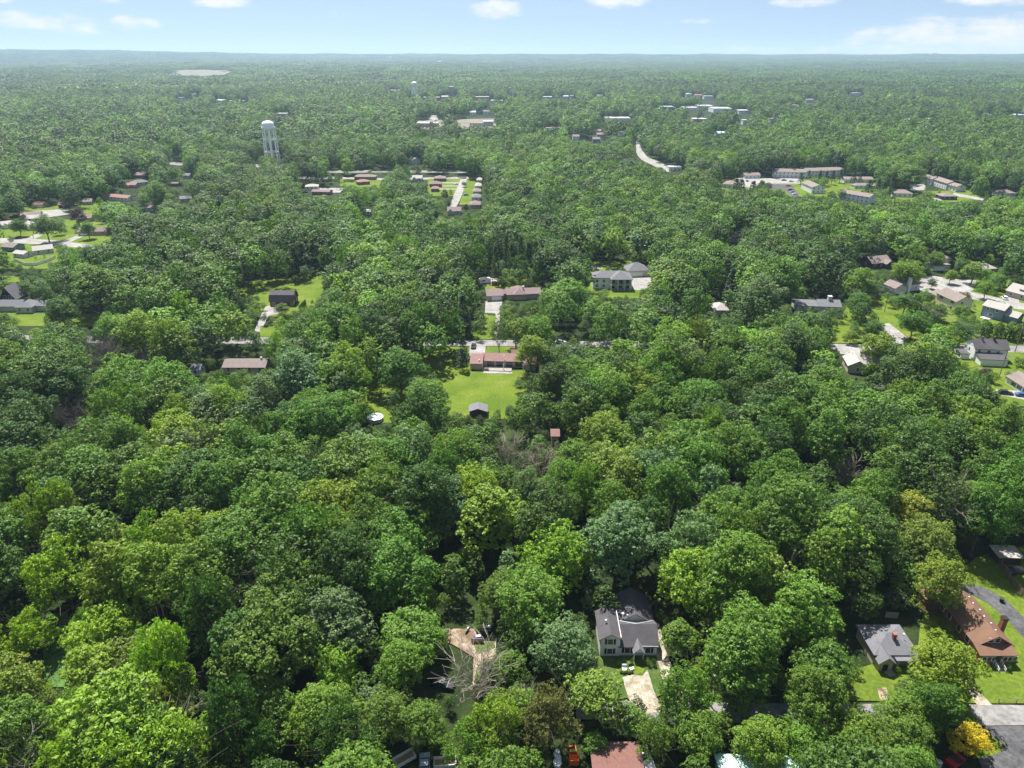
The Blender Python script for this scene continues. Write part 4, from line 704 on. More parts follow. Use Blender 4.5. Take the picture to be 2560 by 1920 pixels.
# left subdivision
H = [('pale gray bungalow with white fence behind', (86, 638), (135, 632), 8, 'palegray', 'r_pale', 'gx', 2.6, 1.8, None), ('gray garage left of the fenced bungalow', (34, 643), (62, 646), 6, 'palegray', 'r_pale', 'gx', 2.4, 1.1, None),
     ('dark green sided house at the left edge', (36, 630), (64, 622), 9, 'greenside', 'r_taupe', 'gy', 2.7, 1.6, None), ('tan house with white garage right of the drive', (196, 590), (268, 588), 8, 'tan', 'r_purple', 'gx', 2.6, 1.7, (3.5, 4.4)),
     ('plum roofed house above the drive', (192, 556), (230, 554), 8, 'tan', 'r_purple', 'gx', 2.6, 1.7, None), ('white gabled house left of the big street tree', (72, 577), (104, 572), 10, 'white', 'r_pale', 'gy', 2.7, 1.9, None),
     ('pale blue white house behind the gabled one', (66, 556), (104, 555), 8, 'white', 'r_pale', 'gx', 2.6, 1.6, None), ('taupe roofed house in the tree shade', (52, 549), (102, 546), 8, 'tan', 'r_taupe', 'gx', 2.6, 1.8, None),
     ('white house at the left edge of the photo', (8, 572), (38, 568), 8, 'white', 'r_pale', 'gx', 2.6, 1.5, None), ('brown roofed house with pale garage door', (84, 520), (108, 520), 8, 'tan', 'r_brown', 'gx', 2.6, 1.7, (5, 4)),
     ('low brown roofed house left of the purple tree', (147, 521), (172, 520), 7, 'darkwall', 'r_brown', 'gx', 2.6, 1.5, None), ('small house right of the purple tree', (209, 513), (230, 512), 7, 'tan', 'r_taupe', 'gx', 2.6, 1.6, None),
     ('long house with pinkish roof and pale wall', (258, 498), (320, 504), 8, 'white', 'r_pink', 'gx', 2.6, 1.5, None), ('house with faded orange roof', (312, 470), (340, 470), 8, 'tan', 'r_pink', 'gx', 2.6, 1.4, None),
     ('house with gray hipped roof', (334, 466), (372, 462), 9, 'palegray', 'r_gray', 'hip', 2.6, 2.0, None), ('house with plum gabled roof', (336, 445), (362, 445), 9, 'brick', 'r_purple', 'gx', 2.6, 1.9, None),
     ('gray house with a pale gable', (452, 506), (480, 504), 8, 'palegray', 'r_gray', 'gx', 2.6, 1.5, None), ('small plum roofed house under trees', (364, 528), (384, 528), 6, 'tan', 'r_purple', 'gx', 2.6, 1.3, None),
     ('small taupe roofed house between hedges', (430, 466), (446, 466), 7, 'brick', 'r_taupe', 'gx', 2.6, 1.3, None), ('pale gray roof half behind trees', (458, 446), (474, 446), 8, 'palegray', 'r_gray', 'gx', 2.6, 1.5, None),
     ('white roofed house at the left of the middle street', (764, 475), (796, 474), 9, 'white', 'r_pale', 'hip', 2.6, 1.7, None), ('low brown roofed house beside the cul de sac', (780, 487), (824, 488), 8, 'brick', 'r_purple', 'gx', 2.6, 1.2, None),
     ('long brick house with dark roof on the middle street', (886, 450), (938, 450), 9, 'brick', 'r_taupe', 'hip', 2.7, 1.9, None), ('reddish roofed house before the long brick house', (896, 463), (925, 461), 9, 'brick', 'r_pink', 'hip', 2.6, 1.6, None),
     ('pale gray gabled house on the middle street', (1031, 453), (1055, 453), 9, 'palegray', 'r_pale', 'gx', 2.6, 2.0, None), ('brick house with brown hipped roof at the street corner', (1085, 454), (1113, 454), 10, 'brick', 'r_taupe', 'hip', 2.7, 2.1, None),
     ('second brick house below the street corner', (1074, 468), (1102, 468), 9, 'brick', 'r_purple', 'hip', 2.7, 2.0, None), ('reddish roof just below the second brick house', (1078, 480), (1096, 480), 8, 'brick', 'r_pink', 'hip', 2.6, 1.6, None),
     ('pale gabled house below the purple tree', (1119, 537), (1152, 537), 8, 'palegray', 'r_taupe', 'gx', 2.8, 2.2, None), ('white shed roof between two trees', (916, 538), (926, 538), 5, 'white', 'r_white', 'gx', 2.6, 1.1, None),
     ('farthest of the pale roofs in the right hand row', (1192, 458), (1204, 458), 11, 'palegray', 'r_pale', 'hip', 2.6, 1.5, None), ('second pale roof in the right hand row', (1188, 473), (1202, 473), 12, 'palegray', 'r_pale', 'hip', 2.6, 1.6, None),
     ('third roof in the right hand row', (1183, 487), (1201, 487), 11, 'tan', 'r_taupe', 'hip', 2.6, 1.6, None), ('gray blue roof fourth in the right hand row', (1179, 502), (1201, 502), 12, 'palegray', 'r_gray', 'hip', 2.6, 1.6, None),
     ('nearest plum roof of the right hand row', (1175, 521), (1200, 521), 13, 'tan', 'r_purple', 'hip', 2.6, 1.7, None),
     ('white gabled house high in the middle wood', (1032, 412), (1050, 410), 9, 'white', 'r_pale', 'gy', 4.8, 2.0, None)]
for lb, a, b_, d, w, r_, rt, h_, ri, gar in H:
    if rt == 'gx' and d > 7 and (a[0]+b_[0]) % 3 < 1.5: blk = [(0, ('W', 1), 0, d, h_, 'gx', ri), (('W', .05), ('W', .42), -2.2, d-1, h_-.1, 'gy', ri*.8)]
    else: blk = [(0, ('W', 1), 0, d, h_, rt, ri)]
    house('suburban_house', lb, 'house', a, b_, blk, w, r_, 'auto', garage=gar, chim=None)
fence('white_fence', 'white board fence around the back yards at the left', [(36, 652), (64, 664), (92, 664), (128, 652), (140, 645)], 1.8, 'whitesmooth', post='whitesmooth'); keepv([(40, 650), (66, 655), (92, 657), (136, 640), (136, 650), (92, 666), (62, 666)], 636)
car('dark car at the kerb below the white gabled house', 49, 596, 0, 'blackpaint'); car('blue car beside the house row at the right of the middle street', 1165, 489, 20, 'bluepaint'); car('dark car in front of the low brown roofed house', 763, 482, 10, 'blackpaint')
car('white car on the side street lawn edge', 1140, 462, 30, 'whitepaint')
q = at(84, 595); t = thing('mailbox', 'small dark mailbox by the left driveway', 'mailbox', (q.x, q.y, 0)); MB().box(-.08, -.08, 0, .08, .08, 1.1).build('post', M['black'], t); MB().box(-.2, -.4, 1.1, .2, .4, 1.5).build('box', M['black'], t)
# right side houses
def fcr(t, rf, W):
    for u in (3.5, 11): window(t, 'f', 0, u, 3.4, 1, 1.3, True)
    window(t, 'f', 0, 11, .8, 1.2, 1.3); window(t, 'r', W, 3, 3.6, 1, 1.2); window(t, 'r', W, 6, .9, 1, 1.2); vent(rf, 6, 4, 7)
house('cream_house', 'cream two storey house with taupe roof and tall side gable', 'house', (2336, 757), (2384, 780), [(0, ('W', 1), 0, 8.5, 5.0, 'gx', 2.4), (-6.5, 0, 2, 9, 2.8, 'gx', 1.8)], 'cream', 'r_taupe', None, extra=fcr)
def fbl(t, rf, W):
    window(t, 'f', 0, W*.7, 3.6, 1.1, 1.1); window(t, 'f', 0, W*.25, 3.6, 1.1, 1.1); window(t, 'f', 0, W*.45, .3, 1.8, 2.0); MB().box(W*.15, -3.2, .2, W*.55, 0, .4).build('deck', M['whitesmooth'], t)
    r_ = MB()
    for z in (.8, 1.2): r_.box(W*.15, -3.2, z, W*.55, -3.14, z+.06)
    for k in range(6): r_.box(W*.15+k*W*.08, -3.2, .4, W*.15+k*W*.08+.08, -3.1, 1.26)
    r_.build('deck_rail', M['whitesmooth'], t)
house('blue_house', 'blue gray two storey house with pale roof and white deck', 'house', (2450, 790), (2502, 804), [(0, ('W', 1), 0, 7.5, 5.2, 'gx', 1.8), (('W', .96), ('W', 1.6), 1.5, 7.5, 3.0, 'gx', 1.7)], 'bluegray', 'r_pale', None, extra=fbl)
house('split_roof_house', 'gray two level house with broad white chimney', 'house', (2232, 732), (2296, 726), [(4, ('W', 1), 0, 9, 3.6, 'gx', 2.4), (-1, 6, -2, 6, 3.0, 'gy', 1.9)], 'palegray', 'r_taupe', 'auto', chim=(8.4, -.4, 0, 7.4, 1.5, 'white'))
house('beige_house', 'beige house with dormer at the right edge above the car', 'house', (2512, 740), (2556, 752), [(0, ('W', 1.2), 0, 9, 3.0, 'gx', 3.0), (5, 9.5, 1.5, 5, 5.0, 'gx', 1.2)], 'tan', 'r_pale', 'auto')
car('white car in the driveway of the beige house', 2511, 748, 75, 'whitepaint', 'suv')
house('wing_roof_house', 'dark walled house with gray winged roof between trees', 'house', (2178, 672), (2226, 668), [(0, ('W', 1), 0, 10, 3.0, 'gx', 2.6), (7.5, 12, -2.5, 6, 2.8, 'gy', 1.6)], 'darkwall', 'r_taupe', 'auto')
house('white_garage_house', 'house with long white garage front beneath the light green tree', 'house', (2330, 678), (2380, 676), [(0, ('W', .85), 0, 7, 3.0, 'flat', .4), (('W', .5), ('W', 1.1), 5, 12, 5.4, 'hip', 1.8)], 'palegray', 'r_taupe', None, garage=(4.4, 6.0), keep='top')
house('pale_roof_house', 'small pale roofed house right of the light green tree', 'house', (2450, 686), (2488, 684), [(0, ('W', 1), 0, 9, 2.8, 'hip', 2.2)], 'tan', 'r_pale', 'auto', keep='top')
def fwf(t, rf, W):
    for k, u in enumerate((2.5, 6, 9.5)): window(t, 'f', 0, u, 3.4, 1, 1.3)
    window(t, 'l', 0, 2.5, 3.5); window(t, 'l', 0, 5.5, 3.5); window(t, 'l', 0, 4, .9)
    chimney(t, 4.2, 3.6, 6.4, 8.9, .7, 'darkwall', rf); chimney(t, 8.6, 3.6, 6.4, 8.9, .7, 'darkwall', rf)
    MB().box(-3.2, 1, .1, 0, 6, 2.4).build('sun_porch', M['white'], t); MB().box(-3.4, .8, 2.4, .1, 6.2, 2.6).build('porch_roof', M['r_dark'], t)
    for y in (1.6, 3, 4.4): MB().box(-3.26, y, .9, -3.2, y+1, 2.0).build('porch_window', M['glass'], t)
house('white_gabled_house', 'white two storey house with dark roof and two brick chimneys near the street', 'house', (2424, 902), (2520, 906), [(1, ('W', .92), 0, 8, 5.3, 'gx', 2.5), (1.5, 11, -5, 0, 2.8, 'shed', .9)], 'white', 'r_dark', None, extra=fwf)
house('low_tan_house', 'low house with pale cross gabled roof below the street', 'house', (2118, 932), (2196, 938), [(0, ('W', .62), 0, 9, 3.0, 'gy', 2.0), (3, ('W', 1), 3, 13, 3.0, 'gx', 2.0)], 'tan', 'r_pale', 'auto')
def fbw(t, rf, W):
    for i in range(4): window(t, 'f', 0, 4+i*3, .9, .9, 1.2, True)
house('blue_shuttered_house', 'pale house with gray brown roof at the right edge above the parked cars', 'house', (2512, 958), (2572, 996), [(0, ('W', 1.1), 0, 8, 2.8, 'gx', 1.9)], 'white', 'r_taupe', None, extra=fbw)
car('dark car on the drive below the pale house at the right edge', 2513, 986, -15, 'blackpaint', 'suv'); car('blue car cut off by the right edge', 2556, 992, -20, 'bluepaint')
house('garden_studio', 'low white roofed building with a square cupola right of the middle', 'house', (1990, 778), (2100, 782), [(0, ('W', .5), 0, 9, 2.8, 'gx', 1.2), (('W', .5), ('W', 1), 0, 9, 2.8, 'gx', 1.9)], 'palegray', 'r_gray', 'auto', chim=(15.5, 4.6, 3.4, 6.4, 1.7, 'palegray'), keep='top')
house('pale_hip_house', 'pale round shouldered roof among the trees right of the columned house', 'house', (1785, 790), (1820, 790), [(0, ('W', 1), 0, 9, 2.7, 'hip', 1.9)], 'tan', 'r_pale', 'auto', chim=(5.6, 3.6, 3.4, 5.6, .6, 'palegray'), keep='top')
house('pink_cabin', 'small pink walled cabin high in the wood right of the columned house', 'cabin', (1828, 606), (1846, 606), [(0, ('W', 1), 0, 5, 3.6, 'gx', 1.2)], 'pinkwall', 'r_pink', 'auto')
house('brick_chimney_house', 'small reddish roof peeping out of the wood below the back lawn', 'house', (1379, 1115), (1396, 1115), [(0, ('W', 1), 0, 4, 3.6, 'gx', 1.0)], 'pinkwall', 'r_pink', 'auto', keep='top')
# apartments
APT = [('long white two storey apartment block with taupe roof, left half', (1934, 444), (2014, 446), 12, 5.6, 2.0), ('long white two storey apartment block with taupe roof, right half', (2016, 443), (2108, 440), 12, 5.6, 2.0),
       ('low white apartment block behind dark conifers', (2110, 458), (2182, 458), 10, 3.4, 1.6), ('near apartment block with white porches', (2096, 497), (2170, 510), 10, 5.2, 1.9),
       ('small white roofed annex left of the long apartment block', (1862, 447), (1900, 446), 9, 3.0, 1.7), ('apartment block seen end on between conifers', (2028, 484), (2060, 484), 24, 5.2, 2.0),
       ('first of the stepped row houses at the right', (2294, 455), (2326, 463), 10, 5.2, 1.9), ('middle one of the stepped row houses at the right', (2328, 462), (2364, 474), 10, 5.2, 1.9), ('last of the stepped row houses at the right', (2362, 473), (2388, 480), 9, 4.4, 1.7),
       ('hipped taupe house below the big round tree', (2230, 492), (2280, 494), 11, 3.0, 2.3), ('dark walled house below the row houses', (2354, 500), (2392, 500), 10, 2.8, 2.0), ('pinkish hipped house farthest right by the apartments', (2498, 492), (2538, 492), 10, 2.8, 2.1),
       ('curved pale roof at the left of the apartments', (1806, 470), (1842, 472), 16, 3.4, 2.0), ('pale rounded pavilion beside the apartment lawn', (2136, 472), (2190, 472), 8, 2.6, 1.6)]
for lb, a, b_, d, h_, ri in APT:
    hip = 'hipped' in lb or 'dark walled' in lb or 'curved' in lb or 'rounded' in lb; gy = 'end on' in lb
    house('apartment_block' if 'block' in lb or 'row' in lb else 'suburban_house', lb, 'apartment block' if 'block' in lb or 'row' in lb else 'house', a, b_, [(0, ('W', 1), 0, d, h_, 'hip' if hip else ('gy' if gy else 'gx'), ri)], 'white' if 'dark' not in lb[:9] else 'darkwall', 'r_taupe', 'auto')
for lb, x, y, r_, pt in (('red pickup like car alone on the lower apartment parking lot', 1970, 466, 10, 'redpaint'), ('dark car at the left end of the apartment parking', 1868, 454, 80, 'blackpaint'), ('dark car in the middle of the apartment parking', 1960, 452, 5, 'blackpaint'), ('silver car at the right end of the apartment parking', 1978, 455, 5, 'silverpaint'),
                         ('first dark car of the slanted row below the red car', 1976, 476, 15, 'blackpaint'), ('silver car of the slanted row below the red car', 1981, 481, 15, 'silverpaint'), ('white car at the end of the slanted row', 1987, 487, 15, 'whitepaint'), ('white car on the parking lot by the row houses', 2294, 466, 20, 'whitepaint')): car(lb, x, y, r_, pt)
# town beyond
TOWN = [('low white industrial hall left of the town road', 1545, 303, 62, 5, 30, 'white', 'r_white'), ('blue walled hall with pale front', 1668, 279, 32, 9, 30, 'bluegray', 'r_blue'), ('long white factory hall at the right of the town', 1806, 282, 46, 8, 40, 'white', 'r_white'),
        ('white flat roof left of the long factory hall', 1765, 274, 36, 7, 35, 'palegray', 'r_white'), ('low white hall between factory roofs', 1725, 277, 36, 6, 30, 'white', 'r_white'), ('white flat hall at the right end of the factories', 1860, 285, 26, 5, 25, 'white', 'r_white'),
        ('small white building below the factories', 1750, 305, 34, 5, 20, 'tan', 'r_white'), ('white storage hall at the foot of the town road', 1688, 428, 32, 4, 10, 'white', 'r_white'), ('green roofed building in the wood right of the town road', 1802, 342, 20, 5, 14, 'palegray', 'r_mint'),
        ('long gray flat hall at the right edge', 2522, 298, 88, 7, 30, 'palegray', 'r_blue'), ('long red brick school left of the town road', 1068, 318, 52, 6, 26, 'pinkwall', 'r_white'), ('wide pinkish building right of the school', 1192, 318, 34, 6, 24, 'white', 'r_pink'),
        ('pale building right of the pinkish one', 1220, 316, 24, 6, 22, 'palegray', 'r_white'), ('white building with blue roof above the school', 1182, 290, 14, 7, 18, 'white', 'r_blue'), ('white building beside the street lamp', 1216, 288, 16, 7, 18, 'white', 'r_gray'),
        ('long white roof in the town centre', 1242, 258, 30, 6, 25, 'white', 'r_white'), ('pale block left in the town centre', 1205, 252, 34, 9, 25, 'tan', 'r_pale'), ('low brick row right of the far water tower', 1078, 251, 40, 7, 25, 'brick', 'r_pale'), ('gray block beside the brick row', 1112, 250, 16, 8, 25, 'palegray', 'r_pale'),
        ('tall pale block in the town centre', 1129, 240, 12, 22, 20, 'tan', 'r_white'), ('white chapel like block in the town centre', 1275, 246, 5, 24, 8, 'cream', 'r_white'), ('low white roofs left of the far water tower', 985, 231, 30, 6, 25, 'white', 'r_white'),
        ('white roof right of the town centre', 1368, 250, 24, 6, 25, 'white', 'r_white'), ('blue roofed house right of the town centre', 1414, 249, 14, 8, 16, 'palegray', 'r_blue'), ('small yellow white house right of the blue roofed one', 1430, 248, 8, 7, 14, 'cream', 'r_white'), ('white roof before the dark wood', 1500, 247, 14, 7, 16, 'white', 'r_white'),
        ('red roofed house at the factory edge', 1745, 246, 18, 8, 16, 'pinkwall', 'r_pink'), ('white shop roof at the factory edge', 1772, 248, 24, 6, 18, 'white', 'r_white'), ('beige shop behind the factories', 1722, 244, 14, 9, 16, 'palegray', 'r_blue'), ('plum flat roofed building far right of the factories', 1982, 272, 30, 7, 22, 'white', 'r_purple'),
        ('white roof far right of the factories', 2026, 257, 20, 6, 18, 'white', 'r_white'), ('low white roof deep in the right wood', 2330, 307, 14, 5, 14, 'white', 'r_white'), ('white houses roof far behind the right wood', 2140, 241, 24, 7, 18, 'white', 'r_white'),
        ('brown roofed house below the white hall', 1494, 336, 16, 5, 12, 'tan', 'r_taupe'), ('second brown roofed house below the white hall', 1503, 345, 22, 5, 12, 'tan', 'r_purple'), ('dark blue house below the brown roofed pair', 1491, 357, 18, 5, 12, 'bluegray', 'r_gray'), ('plum roofed house left of the white hall', 1440, 350, 16, 5, 12, 'white', 'r_purple'),
        ('pinkish roof left in the middle wood', 1382, 329, 34, 5, 12, 'tan', 'r_pink'), ('pale roof left of the brown pair', 1552, 342, 10, 5, 10, 'white', 'r_white'), ('gray roof among trees above the near water tower', 705, 293, 26, 5, 14, 'white', 'r_white'), ('white house roof above the near water tower', 485, 243, 12, 7, 14, 'white', 'r_white'),
        ('gray roofs far left of the near water tower', 590, 258, 40, 5, 16, 'palegray', 'r_blue'), ('pale roof far left of the near water tower', 552, 256, 22, 5, 14, 'palegray', 'r_blue'), ('white roof left far behind', 452, 252, 16, 6, 14, 'white', 'r_white'), ('long white roof beside the quarry', 545, 183, 40, 9, 60, 'white', 'r_white'),
        ('gray warehouse at the far left edge', 42, 196, 80, 9, 60, 'palegray', 'r_blue'), ('long pinkish building near the horizon', 1283, 186, 80, 12, 60, 'pinkwall', 'r_pink'), ('white roof right of the long pinkish building', 1352, 187, 10, 12, 50, 'white', 'r_white'), ('small roof low left', 100, 176, 14, 10, 40, 'white', 'r_white'),
        ('row of cream walls near the right horizon', 2450, 196, 50, 9, 40, 'cream', 'r_pale'), ('white silo like roof on the right horizon', 2336, 147, 10, 20, 60, 'white', 'r_white'), ('pale roofs far left ridge', 195, 174, 26, 9, 50, 'white', 'r_white'), ('pale roof beyond the quarry', 690, 166, 24, 9, 50, 'white', 'r_white'),
        ('white roofs right of the quarry', 745, 168, 30, 9, 50, 'white', 'r_white'), ('white house in the wood right of the factories', 1862, 312, 10, 6, 12, 'white', 'r_white'), ('small white house at the bend right of the factories', 1930, 308, 10, 6, 12, 'white', 'r_white')]
for lb, x, y, w, h_, d, wl, rf_ in TOWN:
    if y > 175:
        t = far_box('town_building', lb, x, y, w, h_, d, wl, rf_, 'gx' if w < 30 and 'flat' not in lb and rf_ != 'r_white' else 'flat', 2.0 if w < 30 else .6)
        q = at(x, y); t.location.z = float(hgt(q.x, q.y))-.5
    else:
        q = at(x, y, 12); s = F/depth(q.x, q.y, 12); W_ = w/s; t = thing('town_building', lb, 'building', (q.x-W_/2, q.y, float(hgt(q.x, q.y))-1)); MB().box(0, 0, 0, W_, d, h_+16).build('wall', M[wl], t); MB().box(-1, -1, h_+16, W_+1, d+1, h_+17).build('roof', M[rf_], t)
for poly in ([(415,187),(440,177),(520,176),(560,180),(585,178),(560,187),(500,190)], [(335,160),(425,158),(425,161),(335,162)], [(1108,168),(1150,167),(1152,171),(1110,171)], [(965,148),(985,147),(985,150),(967,150)], [(1085,153),(1108,152),(1110,157),(1090,158)]):
    P_ = [at(x, y, 14) for x, y in poly]; b = MB(); b.v = [(p_.x, p_.y, float(hgt(p_.x, p_.y))+14) for p_ in P_]+[(p_.x, p_.y, float(hgt(p_.x, p_.y))-3) for p_ in P_]; n_ = len(P_); b.f = [tuple(range(n_))]+[(i, i+n_, (i+1) % n_+n_, (i+1) % n_) for i in range(n_)]
    tag(b.build('open_field', M['sand']), kind='structure'); NOBASE.append([(p_.x, p_.y) for p_ in P_])
    if poly[0][1] > 165: KEEP.append((poly, poly[0][1]-4))
# ------------------------------------------------------------------ water towers, mast, poles
def tower(label, px, py, Ht, rt, legs=6):
    p = at(px, py); t = thing('water_tower', label, 'water tower', (p.x, p.y, 0), .35); zt = Ht-rt*1.15
    MB().lathe([(rt*.12, -rt*.55), (rt*.5, -rt*.47), (rt*.8, -rt*.28), (rt*.97, 0), (rt, rt*.12), (rt*1.0, rt*.55), (rt*.93, rt*.78), (rt*.72, rt*.98), (rt*.4, rt*1.1), (.1, rt*1.15)], 32, (0, 0, zt)).build('tank', M['steel'], t, True)
    MB().lathe([(rt*1.0, -.5), (rt*1.1, -.5), (rt*1.1, .9), (rt*1.0, .9)], 32, (0, 0, zt)).build('walkway', M['steel'], t)
    MB().lathe([(1.2, 0), (1.2, zt-rt*.5)], 14).build('riser_pipe', M['steel'], t)
    rb = rt*1.22
    for k in range(legs): a = 2*math.pi*k/legs; MB().tube((rb*math.cos(a), rb*math.sin(a), 0), (rt*.99*math.cos(a), rt*.99*math.sin(a), zt), .6, .55, 8).build('leg', M['steel'], t)
    for f_ in (.33, .68):
        b = MB(); r_ = rb+(rt*.99-rb)*f_
        for k in range(legs): a = 2*math.pi*k/legs; c = 2*math.pi*(k+1)/legs; b.tube((r_*math.cos(a), r_*math.sin(a), zt*f_), (r_*math.cos(c), r_*math.sin(c), zt*f_), .26, .26, 6)
        b.build('brace_ring', M['steel'], t)
    MB().tube((0, 0, zt+rt*1.1), (0, 0, zt+rt*1.1+2), .12, .08, 5).build('beacon', M['steel'], t); NOBASE.append([(p.x-rt*1.5, p.y-rt*1.5), (p.x+rt*1.5, p.y-rt*1.5), (p.x+rt*1.5, p.y+rt*1.5), (p.x-rt*1.5, p.y+rt*1.5)])
    return t
tower('nearer white water tower with bulging tank on slim legs', 683, 408, 43.5, 6.3, 8); keepv([(655, 310), (694, 310), (702, 388), (664, 388)], 394)
tower('smaller white water tower farther away in the town', 1038, 253, 44, 6.6, 8); keepv([(1028, 210), (1048, 210), (1050, 244), (1028, 244)], 247)
q = at(853, 160); q = Vector((-2250, 9300, 0)); t = thing('radio_mast', 'thin radio mast on the horizon ridge', 'mast', (q.x, q.y, float(hgt(q.x, q.y))), 0); MB().tube((0, 0, 0), (0, 0, 105), 3.2, 1.2, 4).build('lattice', M['palegray'], t); MB().tube((0, 0, 100), (0, 0, 125), 1.2, .6, 5).build('antenna', M['palegray'], t)
pA, qA = pole('leaning wooden utility pole on the grass strip at the right', 2211, 780, 12.5, 2.6, -40); pB, qB = pole('wooden utility pole beside the street at the right edge', 2537, 880, 12.5, 2.6, -40); pC, qC = pole('slim gray utility pole beside the purple tree', 2496, 948, 10.5, 2.0, -40)
for q_ in (qA, qB, qC): PLACED.append((q_.x, q_.y, 1.5))
keepv([(2206, 735), (2226, 722), (2218, 780), (2206, 780)], 776); keepv([(2535, 880), (2545, 850), (2560, 815), (2552, 860), (2540, 884)], 874)
pD = at(2390, 872); wires('one of the overhead wires running down right from the leaning pole', (qA.x, qA.y, 11.7), (pD.x, pD.y, 11.2), 4, .9, .8); wires('one of the overhead wires reaching the top of the slim gray pole', (pD.x, pD.y, 11.2), (qC.x, qC.y-4, 10), 4, .6, .8)
pE = at(1950, 690); wires('one of the overhead wires vanishing into the wood left of the leaning pole', (qA.x, qA.y, 11.7), (pE.x, pE.y, 11), 3, .9, .8)
a_, b_ = at(1040, 856), at(1700, 860); wires('one of the overhead wires above the street right of the ranch house', (a_.x, a_.y, 8.8), (b_.x, b_.y, 8.8), 3, .5, 1.3)
a_, b_ = at(1780, 1800), at(2600, 1795); wires('one of the overhead wires above the near street', (a_.x, a_.y, 8), (b_.x, b_.y, 8), 3, .6, 1.2, .02)
pole('far utility pole at the white storage hall', 1686, 432, 11, 3); pole('wooden pole at the top of the farm clearing', 1770, 1760, 9, 1.6)
# ------------------------------------------------------------------ the trees that can be told apart (photo coordinates)
K = 1.1573
def T(x, y, r, kind, colk, label, asp=1.25, **k): return tree_at(x*K, y*K, r*K, kind, colk, label, asp, **k)
T(1850, 1600, 60, 'oak', 'green', 'green tree left of the bright yellow bushy tree at the bottom'); T(1960, 1600, 56, 'oak', 'mid', 'darker green tree left of the bright yellow bushy tree'); T(130, 1235, 76, 'spray', 'yellow', 'broad lime yellow feathery tree at the lower left'); T(55, 1365, 55, 'spray', 'yellow', 'lime yellow tree at the left edge above the golden one'); T(28, 1465, 42, 'maple', 'gold', 'golden green tree with bare trunk at the bottom left edge', 1.5)
T(262, 1180, 46, 'maple', 'lime', 'yellow green tree right of the broad lime yellow tree'); T(62, 1140, 38, 'spray', 'gold', 'small golden topped tree above the broad lime yellow tree'); T(200, 1345, 38, 'spray', 'green', 'small green tree right of the lime yellow tree at the left edge')
T(300, 1415, 60, 'thin', 'olive', 'olive open crowned tree right of the grassy gap'); T(170, 1545, 85, 'spray', 'green', 'wide green feathery tree at the bottom left'); T(285, 1560, 60, 'thin', 'olive', 'pale olive tree with visible branches near the bottom left'); T(440, 1615, 58, 'spray', 'yellow', 'vivid yellow green treetop at the bottom edge')
T(725, 1440, 52, 'oak', 'lime', 'yellow green round tree left of the bare dead tree'); T(695, 1545, 72, 'oak', 'green', 'large green tree near the bottom edge left of centre'); T(590, 1545, 62, 'oak', 'mid', 'mid green tree left of the large one at the bottom'); T(1075, 1540, 76, 'spray', 'lime', 'bright yellow green feathery tree right below the dead tree')
T(1190, 1545, 60, 'spray', 'brown', 'brownish sparse tree at the bottom right of the dead tree', 1.5); T(1285, 1500, 64, 'maple', 'olive', 'tall olive yellow tree below the farmhouse yard'); T(1150, 1295, 74, 'oak', 'green', 'green tree behind the junk clearing')
T(885, 1345, 92, 'oak', 'green', 'largest round green tree left of the junk clearing', .95); T(850, 1240, 80, 'oak', 'mid', 'round mid green tree above the largest one'); T(1062, 1120, 74, 'maple', 'lime', 'tall yellow green tree in the middle of the wood'); T(1205, 1200, 72, 'oak', 'yellow', 'olive yellow tree above the farmhouse'); T(1335, 1170, 84, 'oak', 'silver', 'large silvery tree above the farmhouse')
T(1490, 1250, 72, 'oak', 'lime', 'yellow green tree upper right of the farmhouse'); T(1610, 1400, 92, 'oak', 'mid', 'wide green tree between farmhouse and cottage'); T(1730, 1330, 84, 'oak', 'green', 'green tree upper left of the cottage'); T(1790, 1420, 84, 'oak', 'mid', 'broad green tree just left of the cottage'); T(1480, 1490, 70, 'spray', 'green', 'green feathery tree right of the farmhouse drive')
T(1470, 1370, 44, 'maple', 'green', 'green tree beside the top of the farmhouse drive'); T(1650, 1590, 74, 'oak', 'green', 'green tree above the mint roof'); T(1745, 1590, 66, 'oak', 'green', 'second green tree above the mint roof'); T(1860, 1560, 70, 'spray', 'olive', 'olive green upright tree left of the near street'); T(1955, 1530, 68, 'oak', 'green', 'green tree by the small bare lawn')
T(2040, 1438, 72, 'oak', 'lime', 'bright green tree between the cottage and the bungalow'); T(2100, 1590, 46, 'spray', 'bright', 'bright yellow bushy tree at the street corner', 1.0, hmax=8); T(2085, 1540, 40, 'spray', 'lime', 'yellow green bush above the bright yellow one', 1.0, hmax=7)
T(2030, 1255, 54, 'oak', 'gold', 'golden tree leaning over the bungalow roof', 1.5); T(1965, 1115, 52, 'oak', 'gold', 'golden brown tree upper right of the wood'); T(1550, 1118, 22, 'maple', 'gold', 'small golden tree in the middle right of the wood'); T(2000, 1170, 60, 'oak', 'olive', 'olive green tree below the golden brown one'); T(1130, 1525, 40, 'thin', 'green', 'green tree just right of the dead tree')
tree_at(2440, 664, 38, 'maple', 'lime', 'yellow green tree right of the long white garage', 1.1); T(1220, 625, 62, 'oak', 'green', 'large green tree left of the columned house', 1.15); T(1115, 700, 40, 'maple', 'lime', 'yellow green tree below the pinkish house'); T(1165, 700, 44, 'oak', 'green', 'green tree right below the pinkish house')
T(928, 850, 47, 'oak', 'green', 'round green tree standing on the back lawn', 1.1); T(862, 775, 66, 'oak', 'mid', 'big dark round tree left of the back lawn', 1.2); T(1148, 745, 44, 'oak', 'lime', 'yellow green tree right of the ranch house'); T(205, 620, 52, 'oak', 'olive', 'pale olive tree with leaning trunks at the left', 1.25); T(128, 660, 42, 'oak', 'mid', 'dark green tree on the left lawn', 1.2)
